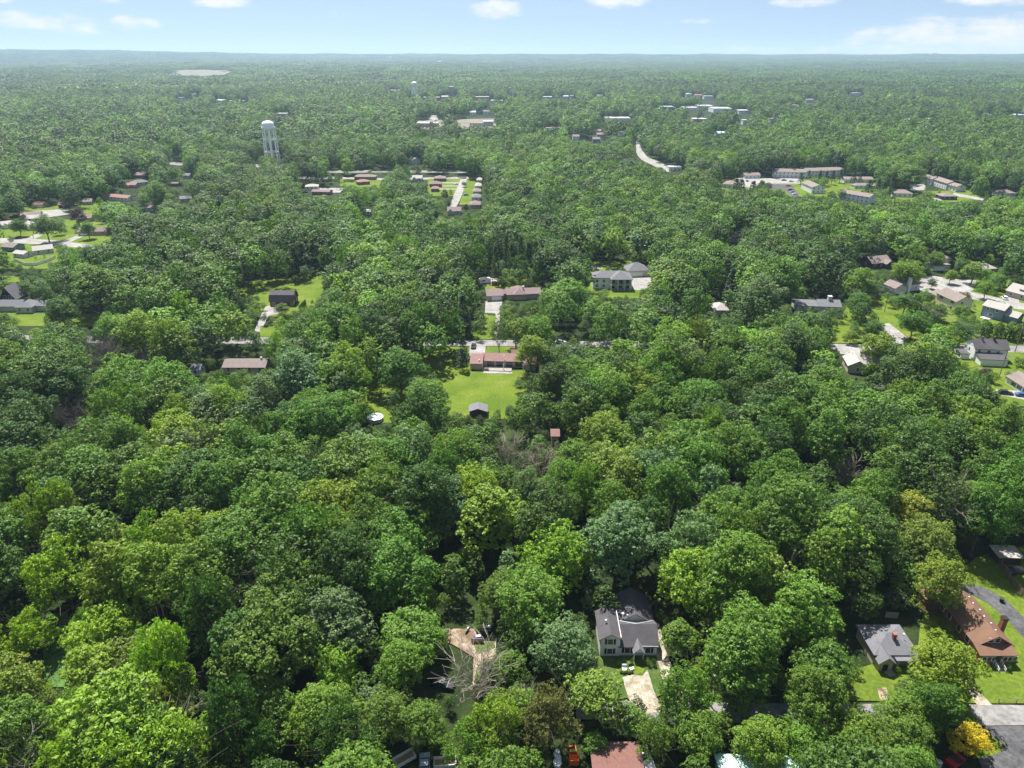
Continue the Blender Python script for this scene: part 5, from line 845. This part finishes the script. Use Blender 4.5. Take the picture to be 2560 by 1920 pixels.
T(300, 720, 46, 'oak', 'lime', 'yellow green tree left of the middle'); T(240, 700, 50, 'oak', 'green', 'green tree above the grey bare tree'); T(600, 735, 40, 'spray', 'lime', 'light green tree below the barn'); tree_at(2202, 866, 40, 'maple', 'lime', 'rounded yellow green tree below the driveway at the right'); tree_at(2312, 895, 80, 'oak', 'lime', 'wide yellow green tree right of the low tan house', 1.0); T(1880, 790, 0.1+20, 'bush', 'lime', 'yellow green shrub right of the low tan house')
T(1780, 840, 60, 'oak', 'mid', 'green tree left of the low tan house'); T(1640, 640, 45, 'oak', 'silver', 'silvery tree right of the columned house'); T(870, 545, 38, 'spray', 'lime', 'light green feathery tree in the upper middle'); T(150, 415, 26, 'oak', 'dark', 'dark tree behind the purple one'); 
for x, y, r_, kd, ck, lb in ((2295, 628, 38, 'oak', 'olive', 'pale olive round tree above the cul de sac'), (2274, 668, 42, 'oak', 'lime', 'wide yellow green tree just above the split roofed gray house'), (2160, 690, 46, 'oak', 'green', 'green tree left of the gray house with white chimney'), (2150, 748, 40, 'oak', 'mid', 'dark green tree left of the leaning pole'),
    (2266, 745, 34, 'oak', 'mid', 'green tree before the gray house with white chimney'), (2290, 795, 42, 'oak', 'mid', 'dark round tree right of the grass strip'), (2352, 768, 26, 'maple', 'mid', 'dark green tree before the cream house'), (2405, 772, 26, 'oak', 'green', 'green tree between cream and blue houses'), (2410, 820, 38, 'oak', 'mid', 'broad green tree at the left end of the clipped hedge'),
    (2326, 738, 17, 'maple', 'mid', 'small green tree left of the cream house'), (2332, 702, 16, 'maple', 'dark', 'dark green tree on the cul de sac'), (2380, 684, 20, 'oak', 'lime', 'yellow green tree at the top of the cul de sac'), (2470, 712, 28, 'oak', 'lime', 'yellow green tree right of the cul de sac'), (2190, 815, 32, 'oak', 'mid', 'dark green tree above the right driveway'), (2130, 832, 22, 'maple', 'lime', 'yellow green tree left of the right driveway'),
    (2345, 640, 26, 'oak', 'green', 'green tree above the long white garage'), (2498, 700, 18, 'oak', 'green', 'green tree left of the beige house'), (2545, 705, 16, 'maple', 'mid', 'green tree at the beige house roof')): tree_at(x, y, r_, kd, ck, lb, 1.15)

base_tree(1248, 884, 56, 15, 'thin', 'mid', 'tall thin street tree with bare trunk above the ranch house'); base_tree(1157, 926, 36, 9.5, 'spruce', 'blue', 'blue green spruce beside the ranch house'); base_tree(1160, 895, 26, 10, 'spruce', 'dark', 'dark narrow spruce behind the blue green one'); base_tree(1106, 936, 20, 5, 'maple', 'green', 'small young tree on the back lawn'); base_tree(707, 790, 36, 6, 'oak', 'mid', 'small round tree in front of the barn')
for k, (x, y, h_) in enumerate(((1222, 716, 22), (1248, 700, 24), (1262, 712, 22), (1284, 706, 24), (1302, 700, 20), (1320, 708, 22))): base_tree(x+18, y-6, 30, h_, 'spruce', 'dark', 'tall dark conifer of the row behind the pinkish house', 'tall dark conifers behind the pinkish house')
for k, (x, y) in enumerate(((690, 700), (742, 696), (760, 690))): base_tree(x, y, 56, 19, 'spruce' if k else 'oak', 'dark', ['big dark tree behind the barn', 'dark conifer right behind the barn', 'second dark conifer right behind the barn'][k])
for k in range(7): base_tree(750+k*2.4, 780-k*2.6, 4.5, 3.2, 'column', 'dark', 'one of the narrow clipped evergreens in the short row right of the barn', 'narrow clipped evergreens right of the barn')
for k, (x, w) in enumerate(((2460, 26), (2490, 22), (2521, 34), (2552, 26))): base_tree(x, 850, w, 7.8, 'column', 'mid', ['first tall clipped hedge tree from the left above the street', 'second tall clipped hedge tree above the street', 'widest clipped hedge tree above the street', 'clipped hedge tree at the right edge above the street'][k])
for k, (x, y, r_, lb) in enumerate(((190, 525, 26, 'tall dark purple tree in the left subdivision'), (440, 512, 15, 'dark purple tree right of the left subdivision'), (1165, 515, 11, 'small dark purple tree at the middle street'), (2226, 842, 15, 'small purple shrub beside the driveway'), (2467, 928, 23, 'round dark purple tree below the white gabled house'), (1921, 461, 15, 'reddish tree at the apartment parking'), (2416, 735, 17, 'reddish brown tree beside the cream house'), (1160, 457, 10, 'brown purple street tree in the middle subdivision'))):
    tree_at(x, y, r_, 'maple' if k != 3 else 'bush', 'brown' if k in (6, 7) else 'purple', lb, 1.3 if k < 3 else .9)
for k, (x, y, r_, h_) in enumerate(((1838, 486, 13, 13), (1850, 490, 14, 14), (1880, 492, 14, 13), (1900, 494, 15, 14), (2000, 462, 8, 11), (2020, 450, 6, 9), (2046, 462, 9, 13), (2062, 464, 9, 13), (2078, 462, 9, 13), (2098, 458, 9, 13), (2132, 458, 8, 11), (2148, 458, 6, 9), (2168, 492, 14, 14), (2190, 492, 10, 15), (2205, 495, 10, 14), (2222, 494, 9, 13))): base_tree(x, y, r_*2.2, h_, 'spruce', 'blue' if k % 3 else 'dark', 'one of the dark conifers scattered around the apartments', 'dark conifers around the apartments')
base_tree(2260, 480, 92, 24, 'oak', 'mid', 'biggest round tree beside the row houses'); base_tree(124, 606, 58, 17, 'oak', 'mid', 'big shade tree on the left subdivision lawn'); base_tree(225, 598, 34, 11, 'oak', 'green', 'bright round tree before the tan house'); base_tree(53, 592, 34, 11, 'oak', 'mid', 'round tree left of the white gabled house')
for k, (x, y, r_, mm, lb) in enumerate(((1192, 1712, 62, 0, 'large bare dead tree with pale branches left of the farmhouse'), (1274, 1140, 32, 1, 'left one of the two bare dead trees in the middle of the wood'), (1352, 1165, 36, 0, 'right one of the two bare dead trees in the middle of the wood'), (250, 895, 42, 2, 'grey bare tree with dense twigs at the left'), (360, 900, 26, 2, 'smaller grey bare tree right of the dense one'), (160, 1045, 34, 2, 'low bare tree left in the wood'),
                                         (2110, 1190, 30, 1, 'small bare tree in the gap right of the middle'), (60, 1935, 60, 1, 'bare pale branches at the bottom left corner'), (1452, 1690, 34, 2, 'grey leafless tree between dead tree and farmhouse'))):
    X, Y, Rr, Ht = sized(x, y, r_, 1.15, 19); PLACED.append((X, Y, Rr*.8)); t = thing('dead_tree', lb, 'dead tree', (X, Y, 0), k*1.3); t.scale = (Rr/6.5, Rr/6.5, Ht/15.5)
    o = bpy.data.objects.new('bare_branches', DEAD[mm]); COL.objects.link(o); o.parent = t; keepv([(x-r_*.6, y-r_*.5), (x+r_*.6, y-r_*.5), (x+r_*.2, y+r_*.1), (x-r_*.2, y+r_*.1)], y+r_*.4)
for k, (x, y, r_, c_) in enumerate(((1548, 1655, 9, 'green'), (1560, 1650, 7, 'silver'), (1580, 1650, 6, 'lime'), (1606, 1652, 8, 'silver'), (1622, 1654, 9, 'green'), (1635, 1655, 7, 'mid'), (2300, 1666, 10, 'green'), (2524, 1668, 10, 'mid'), (2245, 1672, 9, 'lime'), (1575, 1560, 12, 'green'), (1535, 1510, 11, 'silver'))):
    tree_at(x, y, r_, 'bush', c_, ('low shrub in the bed along the farmhouse front' if k < 6 else ['low shrub by the cottage walk', 'round shrub beside the bungalow steps', 'pale shrub before the cottage porch', 'green shrub right behind the farmhouse', 'silvery shrub left behind the farmhouse'][k-6]), .8, group='low shrubs along the farmhouse front' if k < 6 else None)
for x, y, r_, kd, ck, lb in ((1414, 1618, 84, 'oak', 'silver', 'big silvery tree left of the farmhouse'), (1576, 1800, 42, 'maple', 'mid', 'dark green tree at the foot of the farmhouse yard'), (1640, 1840, 52, 'spray', 'olive', 'olive green tree above the white pickup truck'), (1745, 1835, 60, 'oak', 'green', 'green tree left of the mint roof'), (1170, 1850, 56, 'spray', 'green', 'green feathery tree at the bottom below the dead tree'),
    (1062, 1806, 60, 'oak', 'mid', 'mid green tree above the long white trailer'), (960, 1790, 64, 'oak', 'mid', 'mid green tree upper left of the tilted trailer'), (1008, 1655, 62, 'oak', 'green', 'green tree left of the black parked car'), (1078, 1590, 50, 'oak', 'green', 'green tree at the left edge of the junk clearing'), (1275, 1655, 52, 'maple', 'mid', 'green tree at the right edge of the junk clearing'),
    (1250, 1478, 50, 'oak', 'mid', 'green tree over the hidden brown roof'), (1690, 1795, 50, 'spray', 'silver', 'silvery feathery tree below the farm drive'), (1490, 1850, 40, 'maple', 'mid', 'dark tree behind the orange crates'), (1330, 1560, 50, 'oak', 'green', 'green tree between hidden brown roof and silvery tree'), (1850, 1720, 60, 'oak', 'mid', 'dark tree over the shaded near street')): tree_at(x, y, r_, kd, ck, lb, 1.2)
ZT = lambda a, b_: (lambda x, y: (y > a) and (x < b_))
ZONES = [(ZT(1500, 900), 'at the lower left of the wood'), (ZT(1500, 1480), 'around the bare dead tree left of the farmhouse'), (ZT(1500, 2150), 'between the farmhouse and the cottage'), (ZT(1500, 9999), 'around the bungalow and near street'),
         (ZT(1200, 850), 'left in the wood above the lime yellow treetops'), (ZT(1200, 1700), 'in the wood behind the farmhouse'), (ZT(1200, 9999), 'in the wood behind the cottage and bungalow'),
         (ZT(0, 800), 'in the wood left of the back lawn'), (ZT(0, 1500), 'in the wood just below the back lawn'), (ZT(0, 2150), 'in the wood right of the back lawn'), (ZT(0, 9999), 'below the houses at the right')]
NFILL = 240; HAZE = 7.5e-5; HCOL = (.56, .76, 1.0, 1)
# ------------------------------------------------------------------ the wood: fill the land between the clearings
GW, GH, CS = 330, 250, 8
def rasterize(polys):
    g = np.full((GH, GW), 1e9, np.float32)        # photo y of the farthest foot kept in that cell; trees nearer than it must not cover it
    yy, xx = np.mgrid[0:GH, 0:GW]; X = xx*CS+CS/2-40; Y = yy*CS+CS/2-40
    for poly, yb in polys:
        p = np.array(poly, float); ins = np.zeros_like(X, bool); j = len(p)-1
        for i in range(len(p)):
            xi, yi = p[i]; xj, yj = p[j]
            c = ((yi > Y) != (yj > Y)) & (X < (xj-xi)*(Y-yi)/((yj-yi) or 1e-9)+xi); ins ^= c; j = i
        for a, b_ in p:
            q, r_ = int((b_+40)//CS), int((a+40)//CS)
            if 0 <= q < GH and 0 <= r_ < GW: ins[q, r_] = True
        yb_ = np.where(ins, Y if yb is None else yb, 1e9)
        g = np.minimum(g, yb_)
    return g
KG = rasterize(KEEP)
def inpoly(P, poly):
    p = np.array(poly); ins = np.zeros(len(P), bool); j = len(p)-1
    for i in range(len(p)):
        xi, yi = p[i]; xj, yj = p[j]
        c = ((yi > P[:, 1]) != (yj > P[:, 1])) & (P[:, 0] < (xj-xi)*(P[:, 1]-yi)/((yj-yi) or 1e-9)+xi); ins ^= c; j = i
    return ins
def covers(X, Y, Rr, Ht):
    """does this crown, seen from the drone, hide something that the photo shows?"""
    bx, by = proj(X, Y, 0); cx, cy = proj(X, Y, Ht*.58); s = F/depth(X, Y, Ht*.58)
    th = math.atan2(H_CAM-Ht*.5, math.hypot(X, Y)); rx = Rr*s*.92; ry = (Rr*math.sin(th)+Ht*.42*math.cos(th))*s*.92
    x0, x1 = int((cx-rx+40)//CS), int((cx+rx+40)//CS); y0, y1 = int((cy-ry+40)//CS), int((cy+ry+40)//CS)
    if x1 < 0 or y1 < 0 or x0 >= GW or y0 >= GH: return False
    for q in range(max(0, y0), min(GH-1, y1)+1):
        for r_ in range(max(0, x0), min(GW-1, x1)+1):
            if KG[q, r_] < by-1:
                ex = (r_*CS+CS/2-40-cx)/(rx+CS*.35); ey = (q*CS+CS/2-40-cy)/(ry+CS*.35)
                if ex*ex+ey*ey < 1: return True
    return False
rng = np.random.default_rng(5)
def jitter(r0, r1, s, margin=8.0):
    xs = np.arange(-r1, r1, s); ys = np.arange(0, r1, s*.9); A, B = np.meshgrid(xs, ys); A = A+(np.arange(len(ys)) % 2)[:, None]*s*.5
    P = np.stack([A.ravel(), B.ravel()], 1)+rng.uniform(-.36, .36, (A.size, 2))*s
    r = np.hypot(P[:, 0], P[:, 1]); d = P[:, 1]*cp+H_CAM*spn
    ok = (r >= r0) & (r < r1) & (np.abs(P[:, 0])-margin*1.6-6 < d*1290/F) & (P[:, 1] > 52)
    return P[ok]
def vnoise(P, s, seed):
    rr = np.random.default_rng(seed); a = rr.uniform(0, 6.28, (7, 2)); k = rr.normal(size=(7, 2))/s; v = sum(np.sin(P@k[i]*6.28+a[i, 0]) for i in range(7)); return v/3.7
def clean(P, pad=0):
    ok = np.ones(len(P), bool)
    for poly in NOBASE:
        q = np.array(poly); lo = q.min(0)-pad; hi = q.max(0)+pad
        c = np.where((P[:, 0] > lo[0]) & (P[:, 0] < hi[0]) & (P[:, 1] > lo[1]) & (P[:, 1] < hi[1]))[0]
        if len(c): ok[c[inpoly(P[c], poly)]] = False
    return P[ok]
def colour_pick(P, rr):
    n = len(P); big = vnoise(P, 260, 1); small = vnoise(P, 60, 2)+rr.normal(size=n)*.75
    names = np.array(['dark', 'mid', 'green', 'silver', 'lime', 'olive']); q = small+.35*big
    idx = np.select([q < -.75, q < .12, q < .75, q < 1.05, q < 1.45], [0, 1, 2, 3, 4], 5)
    pick = names[idx].astype(object); px = 1280+F*P[:, 0]/(P[:, 1]*cp+(H_CAM-12)*spn); dist = np.hypot(P[:, 0], P[:, 1]); u = rr.random(n)
    ll = (px < 520) & (dist < 150); pick[ll & (u < .3)] = 'yellow'; pick[ll & (u >= .3) & (u < .6)] = 'lime'; pick[ll & (u >= .6) & (u < .8)] = 'green'
    return pick
shd = Vector((math.sin(SUN_AZ), -math.cos(SUN_AZ)))/math.tan(SUN_EL)
NOSHRINK = ['big silvery tree left of the farmhouse', 'dark green tree at the foot of the farmhouse yard', 'tall olive yellow tree below the farmhouse yard', 'green feathery tree right of the farmhouse drive', 'golden tree leaning over the bungalow roof', 'bright green tree between the cottage and the bungalow']
SUNNY += [(*at(140, 1620)[:2], 0, 5), (*at(1150, 1590)[:2], 0, 4), (*at(1210, 1620)[:2], 0, 4), (*at(1580, 1672)[:2], 0, 4), (*at(1600, 1715)[:2], 0, 4), (*at(1665, 1650)[:2], 0, 2), (*at(2200, 1715)[:2], 0, 4), (*at(1200, 970)[:2], 0, 14), (*at(1240, 940)[:2], 0, 10), (*at(1200, 875)[:2], 0, 5), (*at(780, 710)[:2], 0, 10), (*at(1230, 765)[:2], 0, 4)]
def shades(X, Y, Rr, Ht):
    for a, b_, z, r_ in SUNNY:
        q = Ht*.62-z
        if q < 0: continue
        if math.hypot(X+shd.x*q-a, Y+shd.y*q-b_) < r_+Rr*.7: return True
    return False
for (pi, X, Y, Rr, Ht, lb), o in zip(HAND, HOBJ):
    f_ = 1.0
    while f_ > (.99 if lb in NOSHRINK else .8) and covers(X, Y, Rr*f_, Ht*f_): f_ -= .06
    if shades(X, Y, Rr*f_, Ht*f_): print('HAND shades', lb)
    if f_ < 1: print('HAND shrunk', round(f_, 2), lb); o.scale = [q*f_ for q in o.scale]; PLACED[pi] = (X, Y, Rr*f_)
TREES = []       # x, y, radius, height, colour, kind
rr_ = random.Random(11)
def fits(X, Y, Rr, lim=.62):
    for a, b_, r_ in PLACED:
        if abs(a-X) < r_+Rr and abs(b_-Y) < r_+Rr and math.hypot(a-X, b_-Y) < lim*(r_+Rr): return False
    return True
P = clean(jitter(40, 900, 10.6)); C = colour_pick(P, rng)
for (X, Y), ck in zip(P, C):
    X = float(X); Y = float(Y); dist = math.hypot(X, Y)
    Rr = rr_.uniform(5.2, 9.0); Ht = rr_.uniform(15.5, 20)+.5*Rr
    if rr_.random() < .12: Rr *= 1.2; Ht += 1.5
    kind = rr_.choices(['oak', 'maple', 'spray', 'thin'], [6, 2.2, 1.1, .35])[0]
    if kind == 'maple': Rr *= .85
    sc = 1.0; ok = False
    for sc in (1, .84, .68, .52, .38, .25):
        r1 = Rr*sc; h1 = Ht*sc
        if not fits(X, Y, r1, .58): continue
        if math.hypot(X, Y) < 460 and sc > .5 and shades(X, Y, r1, h1): continue
        if not covers(X, Y, r1, h1): ok = True; break
    if ok: TREES.append((X, Y, Rr*sc, Ht*sc, ck, kind if sc > .3 else 'bush'))
GRID = {}
for t in TREES: GRID.setdefault((int(t[0]//10), int(t[1]//10)), []).append(t)
P = clean(jitter(40, 520, 5.6)); C = colour_pick(P, rng)
for (X, Y), ck in zip(P, C):          # younger trees and undergrowth in the gaps
    X = float(X); Y = float(Y); gx_, gy_ = int(X//10), int(Y//10); Rr = rr_.uniform(2.2, 3.8); Ht = Rr*rr_.uniform(2.6, 3.6)
    near = [t for i in (-1, 0, 1) for j in (-1, 0, 1) for t in GRID.get((gx_+i, gy_+j), [])]
    for sc in (1, .7, .45, .3):
        r1 = Rr*sc
        if any(math.hypot(t[0]-X, t[1]-Y) < .72*(t[2]+r1) for t in near) or not fits(X, Y, r1, .72): continue
        if covers(X, Y, r1, Ht*sc) or (sc > .5 and shades(X, Y, r1, Ht*sc)): continue
        t = (X, Y, r1, Ht*sc, ck, 'maple' if Ht*sc > 6 else 'bush'); TREES.append(t); GRID.setdefault((gx_, gy_), []).append(t); break
def score(t): return -(t[2]*t[3])/(depth(t[0], t[1], 10)**2)
def inview(t):
    x, y = proj(t[0], t[1], t[3]*.8); s = t[2]*F/depth(t[0], t[1], t[3]*.8); return -s*.8 < x < 2560+s*.8 and y < 1920+s*.7
big = sorted([t for t in TREES if t[5] != 'bush' and inview(t)], key=score)[:NFILL]
bs = set(big)
def zone(px, py):
    for test, txt in ZONES:
        if test(px, py): return txt
    return 'in the wood'
for t in big:
    px, py = proj(t[0], t[1], t[3]*.6); z_ = zone(px, py); cn = CNAME[t[4]]
    kd = {'oak': 'broad billowing', 'maple': 'narrow rounded', 'spray': 'feathery upright', 'thin': 'thin open'}[t[5]]
    plant(t[5], t[0], t[1], t[2], t[3], t[4], f'{cn} {kd} tree {z_}', f'{cn} {kd} trees {z_}', rr_)
rest = [t for t in TREES if t not in bs]
# the rest of the wood is one uncountable mass: points that carry whole trees
def make_wood(name, label, meshes, pts):
    """pts: array x y z, sx sz, rot, idx, rgb"""
    me = bpy.data.meshes.new(name); n = len(pts); me.vertices.add(n); me.vertices.foreach_set('co', np.ascontiguousarray(pts[:, :3], np.float32).ravel())
    for an, ty, arr in (('tscale', 'FLOAT_VECTOR', pts[:, [3, 3, 4]]), ('trot', 'FLOAT_VECTOR', np.stack([np.zeros(n), np.zeros(n), pts[:, 5]], 1)), ('tcol', 'FLOAT_VECTOR', pts[:, 7:10])):
        a = me.attributes.new(an, ty, 'POINT'); a.data.foreach_set('vector', np.ascontiguousarray(arr, np.float32).ravel())
    a = me.attributes.new('tidx', 'INT', 'POINT'); a.data.foreach_set('value', pts[:, 6].astype(np.int32))
    me.update(); o = bpy.data.objects.new(name, me); COL.objects.link(o)
    col = bpy.data.collections.new(name+'_kinds')
    for i, m_ in enumerate(meshes):
        ob = bpy.data.objects.new(f'{name}_kind_{i:02d}', m_); col.objects.link(ob)
    ng = bpy.data.node_groups.new(name+'_nodes', 'GeometryNodeTree'); ng.interface.new_socket('Geometry', in_out='INPUT', socket_type='NodeSocketGeometry'); ng.interface.new_socket('Geometry', in_out='OUTPUT', socket_type='NodeSocketGeometry')
    gi = ng.nodes.new('NodeGroupInput'); go = ng.nodes.new('NodeGroupOutput'); m2p = ng.nodes.new('GeometryNodeMeshToPoints'); iop = ng.nodes.new('GeometryNodeInstanceOnPoints'); ci = ng.nodes.new('GeometryNodeCollectionInfo')
    ci.inputs[0].default_value = col; ci.inputs['Separate Children'].default_value = True; ci.inputs['Reset Children'].default_value = True
    def na(nm, ty): q = ng.nodes.new('GeometryNodeInputNamedAttribute'); q.data_type = ty; q.inputs[0].default_value = nm; return q.outputs[0]
    ng.links.new(gi.outputs[0], m2p.inputs[0]); ng.links.new(m2p.outputs[0], iop.inputs['Points']); ng.links.new(ci.outputs[0], iop.inputs['Instance']); iop.inputs['Pick Instance'].default_value = True
    ng.links.new(na('tidx', 'INT'), iop.inputs['Instance Index']); ng.links.new(na('tscale', 'FLOAT_VECTOR'), iop.inputs['Scale'])
    e2r = ng.nodes.new('FunctionNodeEulerToRotation'); ng.links.new(na('trot', 'FLOAT_VECTOR'), e2r.inputs[0]); ng.links.new(e2r.outputs[0], iop.inputs['Rotation'])
    ng.links.new(iop.outputs[0], go.inputs[0]); md = o.modifiers.new('wood', 'NODES'); md.node_group = ng
    return tag(o, label, 'woodland', kind='stuff')
def join(parts, name, m):
    vs, fs, vv = [], [], []; o = 0
    for me, T, tone in parts:
        n = len(me.vertices); co = np.empty(n*3, np.float32); me.vertices.foreach_get('co', co); co = co.reshape(-1, 3)
        co = co*np.array([T[3], T[3], T[4]])+np.array(T[:3]); vs.append(co)
        f = np.empty(len(me.polygons)*3, np.int32); me.polygons.foreach_get('vertices', f); fs.append(f+o); o += n
        a = np.empty(n, np.float32); me.attributes['v'].data.foreach_get('value', a); vv.append(np.clip(a*.6+tone, 0, 1.3))
    V = np.concatenate(vs); Fc = np.concatenate(fs); me = bpy.data.meshes.new(name); me.vertices.add(len(V)); me.vertices.foreach_set('co', V.astype(np.float32).ravel())
    me.loops.add(len(Fc)); me.loops.foreach_set('vertex_index', Fc); me.polygons.add(len(Fc)//3); me.polygons.foreach_set('loop_start', np.arange(0, len(Fc), 3, dtype=np.int32)); me.polygons.foreach_set('loop_total', np.full(len(Fc)//3, 3, np.int32))
    me.update(calc_edges=True); me.materials.append(m); a = me.attributes.new('v', 'FLOAT', 'POINT'); a.data.foreach_set('value', np.concatenate(vv).astype(np.float32)); return me
MIDM = [crown('mid_crown', 300+i, LEAFI, 7, 2.0, 20, 46, 84, .74, fl=6, soft=.7) for i in range(5)]+[crown('mid_crown', 320+i, LEAFI, 5.8, 2, 20, 42, 72, .7, fl=6, soft=.7) for i in range(2)]+[crown('mid_crown', 330, LEAFI, 5.8, 2, 18, 44, 55, .95, 'spray')]+[crown('mid_crown', 340, LEAFI, 5.0, 1, 18, 50, 40, .9, 'cone')]
FARM = [crown('far_crown', 400+i, LEAFI, 7, 2.0, 20, 30, 32, 1.4, fl=4, soft=1) for i in range(4)]
LOWM = [crown('low_crown', 420+i, LEAFI, 7, 3.0, 20, 13, 12, 3.2, fl=3, soft=1) for i in range(3)]
def cell(seed):
    r_ = random.Random(seed); pr = []
    for i in range(5):
        for j in range(5):
            s = r_.uniform(.8, 1.35); pr.append((r_.choice(LOWM), ((i-2)*12.5+r_.uniform(-4, 4), (j-2)*12.5+r_.uniform(-4, 4), 0, s, r_.uniform(.6, 1.2)), r_.uniform(-.2, .5)))
    return join(pr, 'wood_patch', LEAFI)
CELLM = [cell(500+i) for i in range(4)]
FARDIM = .95
def col_arr(P, names=None):
    n = len(P); c = np.array([COLS[k] for k in (names if names is not None else colour_pick(P, rng))])
    c = c*np.exp(rng.normal(size=(n, 1))*.22)*FARDIM*np.array([1, 1, 1])*(1+.22*vnoise(P, 420, 7))[:, None]*(1+.15*vnoise(P, 1500, 9))[:, None]; return np.clip(c, .008, .5)
pts = np.array([(x, y, 0, r/7.0 if h > 6 else r/7.0, h/20.0, rr_.random()*6.28, {'oak': rr_.randrange(5), 'maple': 5+rr_.randrange(2), 'spray': 7, 'thin': rr_.randrange(5), 'bush': rr_.randrange(5)}[k], 0, 0, 0) for x, y, r, h, ck, k in rest])
kk = rng.random(len(pts)) < .03; pts[kk, 6] = 8
pts[:, 7:10] = col_arr(pts[:, :2], [t[4] for t in rest]); pts[kk, 7:10] = COLS['blue']
make_wood('woodland', 'continuous green wood of leafy trees filling the middle distance between the clearings', MIDM, pts)
def keep_far(P, hh=16, marg=0):
    """drop distant trees that would stand in front of what the photo shows"""
    d = P[:, 1]*cp+(H_CAM-hh)*spn; up = P[:, 1]*spn-(H_CAM-hh)*cp; d0 = P[:, 1]*cp+H_CAM*spn; up0 = P[:, 1]*spn-H_CAM*cp
    x = 1280+F*P[:, 0]/d; y = 960-F*up/d; yb = 960-F*up0/d0; ok = np.ones(len(P), bool)
    for f_ in (0, .5, 1):
        for dx in (-6, 0, 6):
            xx = x+dx*F/d; q = ((y*(1-f_)+yb*f_+40)//CS).astype(int); r_ = ((xx+40)//CS).astype(int)
            i_ = (q >= 0) & (q < GH) & (r_ >= 0) & (r_ < GW); v = np.full(len(P), 1e9); v[i_] = KG[q[i_], r_[i_]]; ok &= ~(v < yb-1)
    return P[ok]
P = keep_far(clean(jitter(900, 2300, 12.8, 20))); P = P[vnoise(P, 130, 31) < 1.15]; n = len(P)
z = hgt(P[:, 0], P[:, 1]); s = rng.uniform(.75, 1.32, n)*(1+.14*vnoise(P, 200, 33))
pts = np.column_stack([P, z, s, s**.5*rng.uniform(.72, 1.25, n), rng.uniform(0, 6.28, n), rng.integers(0, 4, n), col_arr(P)])
make_wood('distant_woodland', 'far hazy mass of treetops around the town and water towers', FARM, pts)
P = jitter(2300, 12600, 58, 60); P = keep_far(clean(P), 14); P = P[vnoise(P, 520, 41) < 1.3]; n = len(P); z = hgt(P[:, 0], P[:, 1]); s = rng.uniform(.9, 1.25, n)*(1+.12*vnoise(P, 900, 43))
c = col_arr(P)*.55+np.array(COLS['mid'])*.45; c *= (1+.35*vnoise(P, 800, 21)[:, None]*.6)
pts = np.column_stack([P, z-1, s, s*rng.uniform(.85, 1.1, n), rng.uniform(0, 6.28, n), rng.integers(0, 4, n), c])
make_wood('horizon_woodland', 'blue hazy carpet of forest reaching the low ridges on the horizon', CELLM, pts)
# ------------------------------------------------------------------ haze
hz = MB().box(-14600, -330, -1.5, 14600, 13200, 176).build('haze', bpy.data.materials.new('haze_air')); m = hz.data.materials[0]; m.use_nodes = True; nt = m.node_tree; nt.nodes.clear()
pv = N(nt, 'ShaderNodeVolumePrincipled'); pv.inputs['Density'].default_value = HAZE; pv.inputs['Color'].default_value = HCOL; pv.inputs['Anisotropy'].default_value = .2
o_ = N(nt, 'ShaderNodeOutputMaterial'); nt.links.new(pv.outputs[0], o_.inputs['Volume']); tag(hz, kind='stuff')
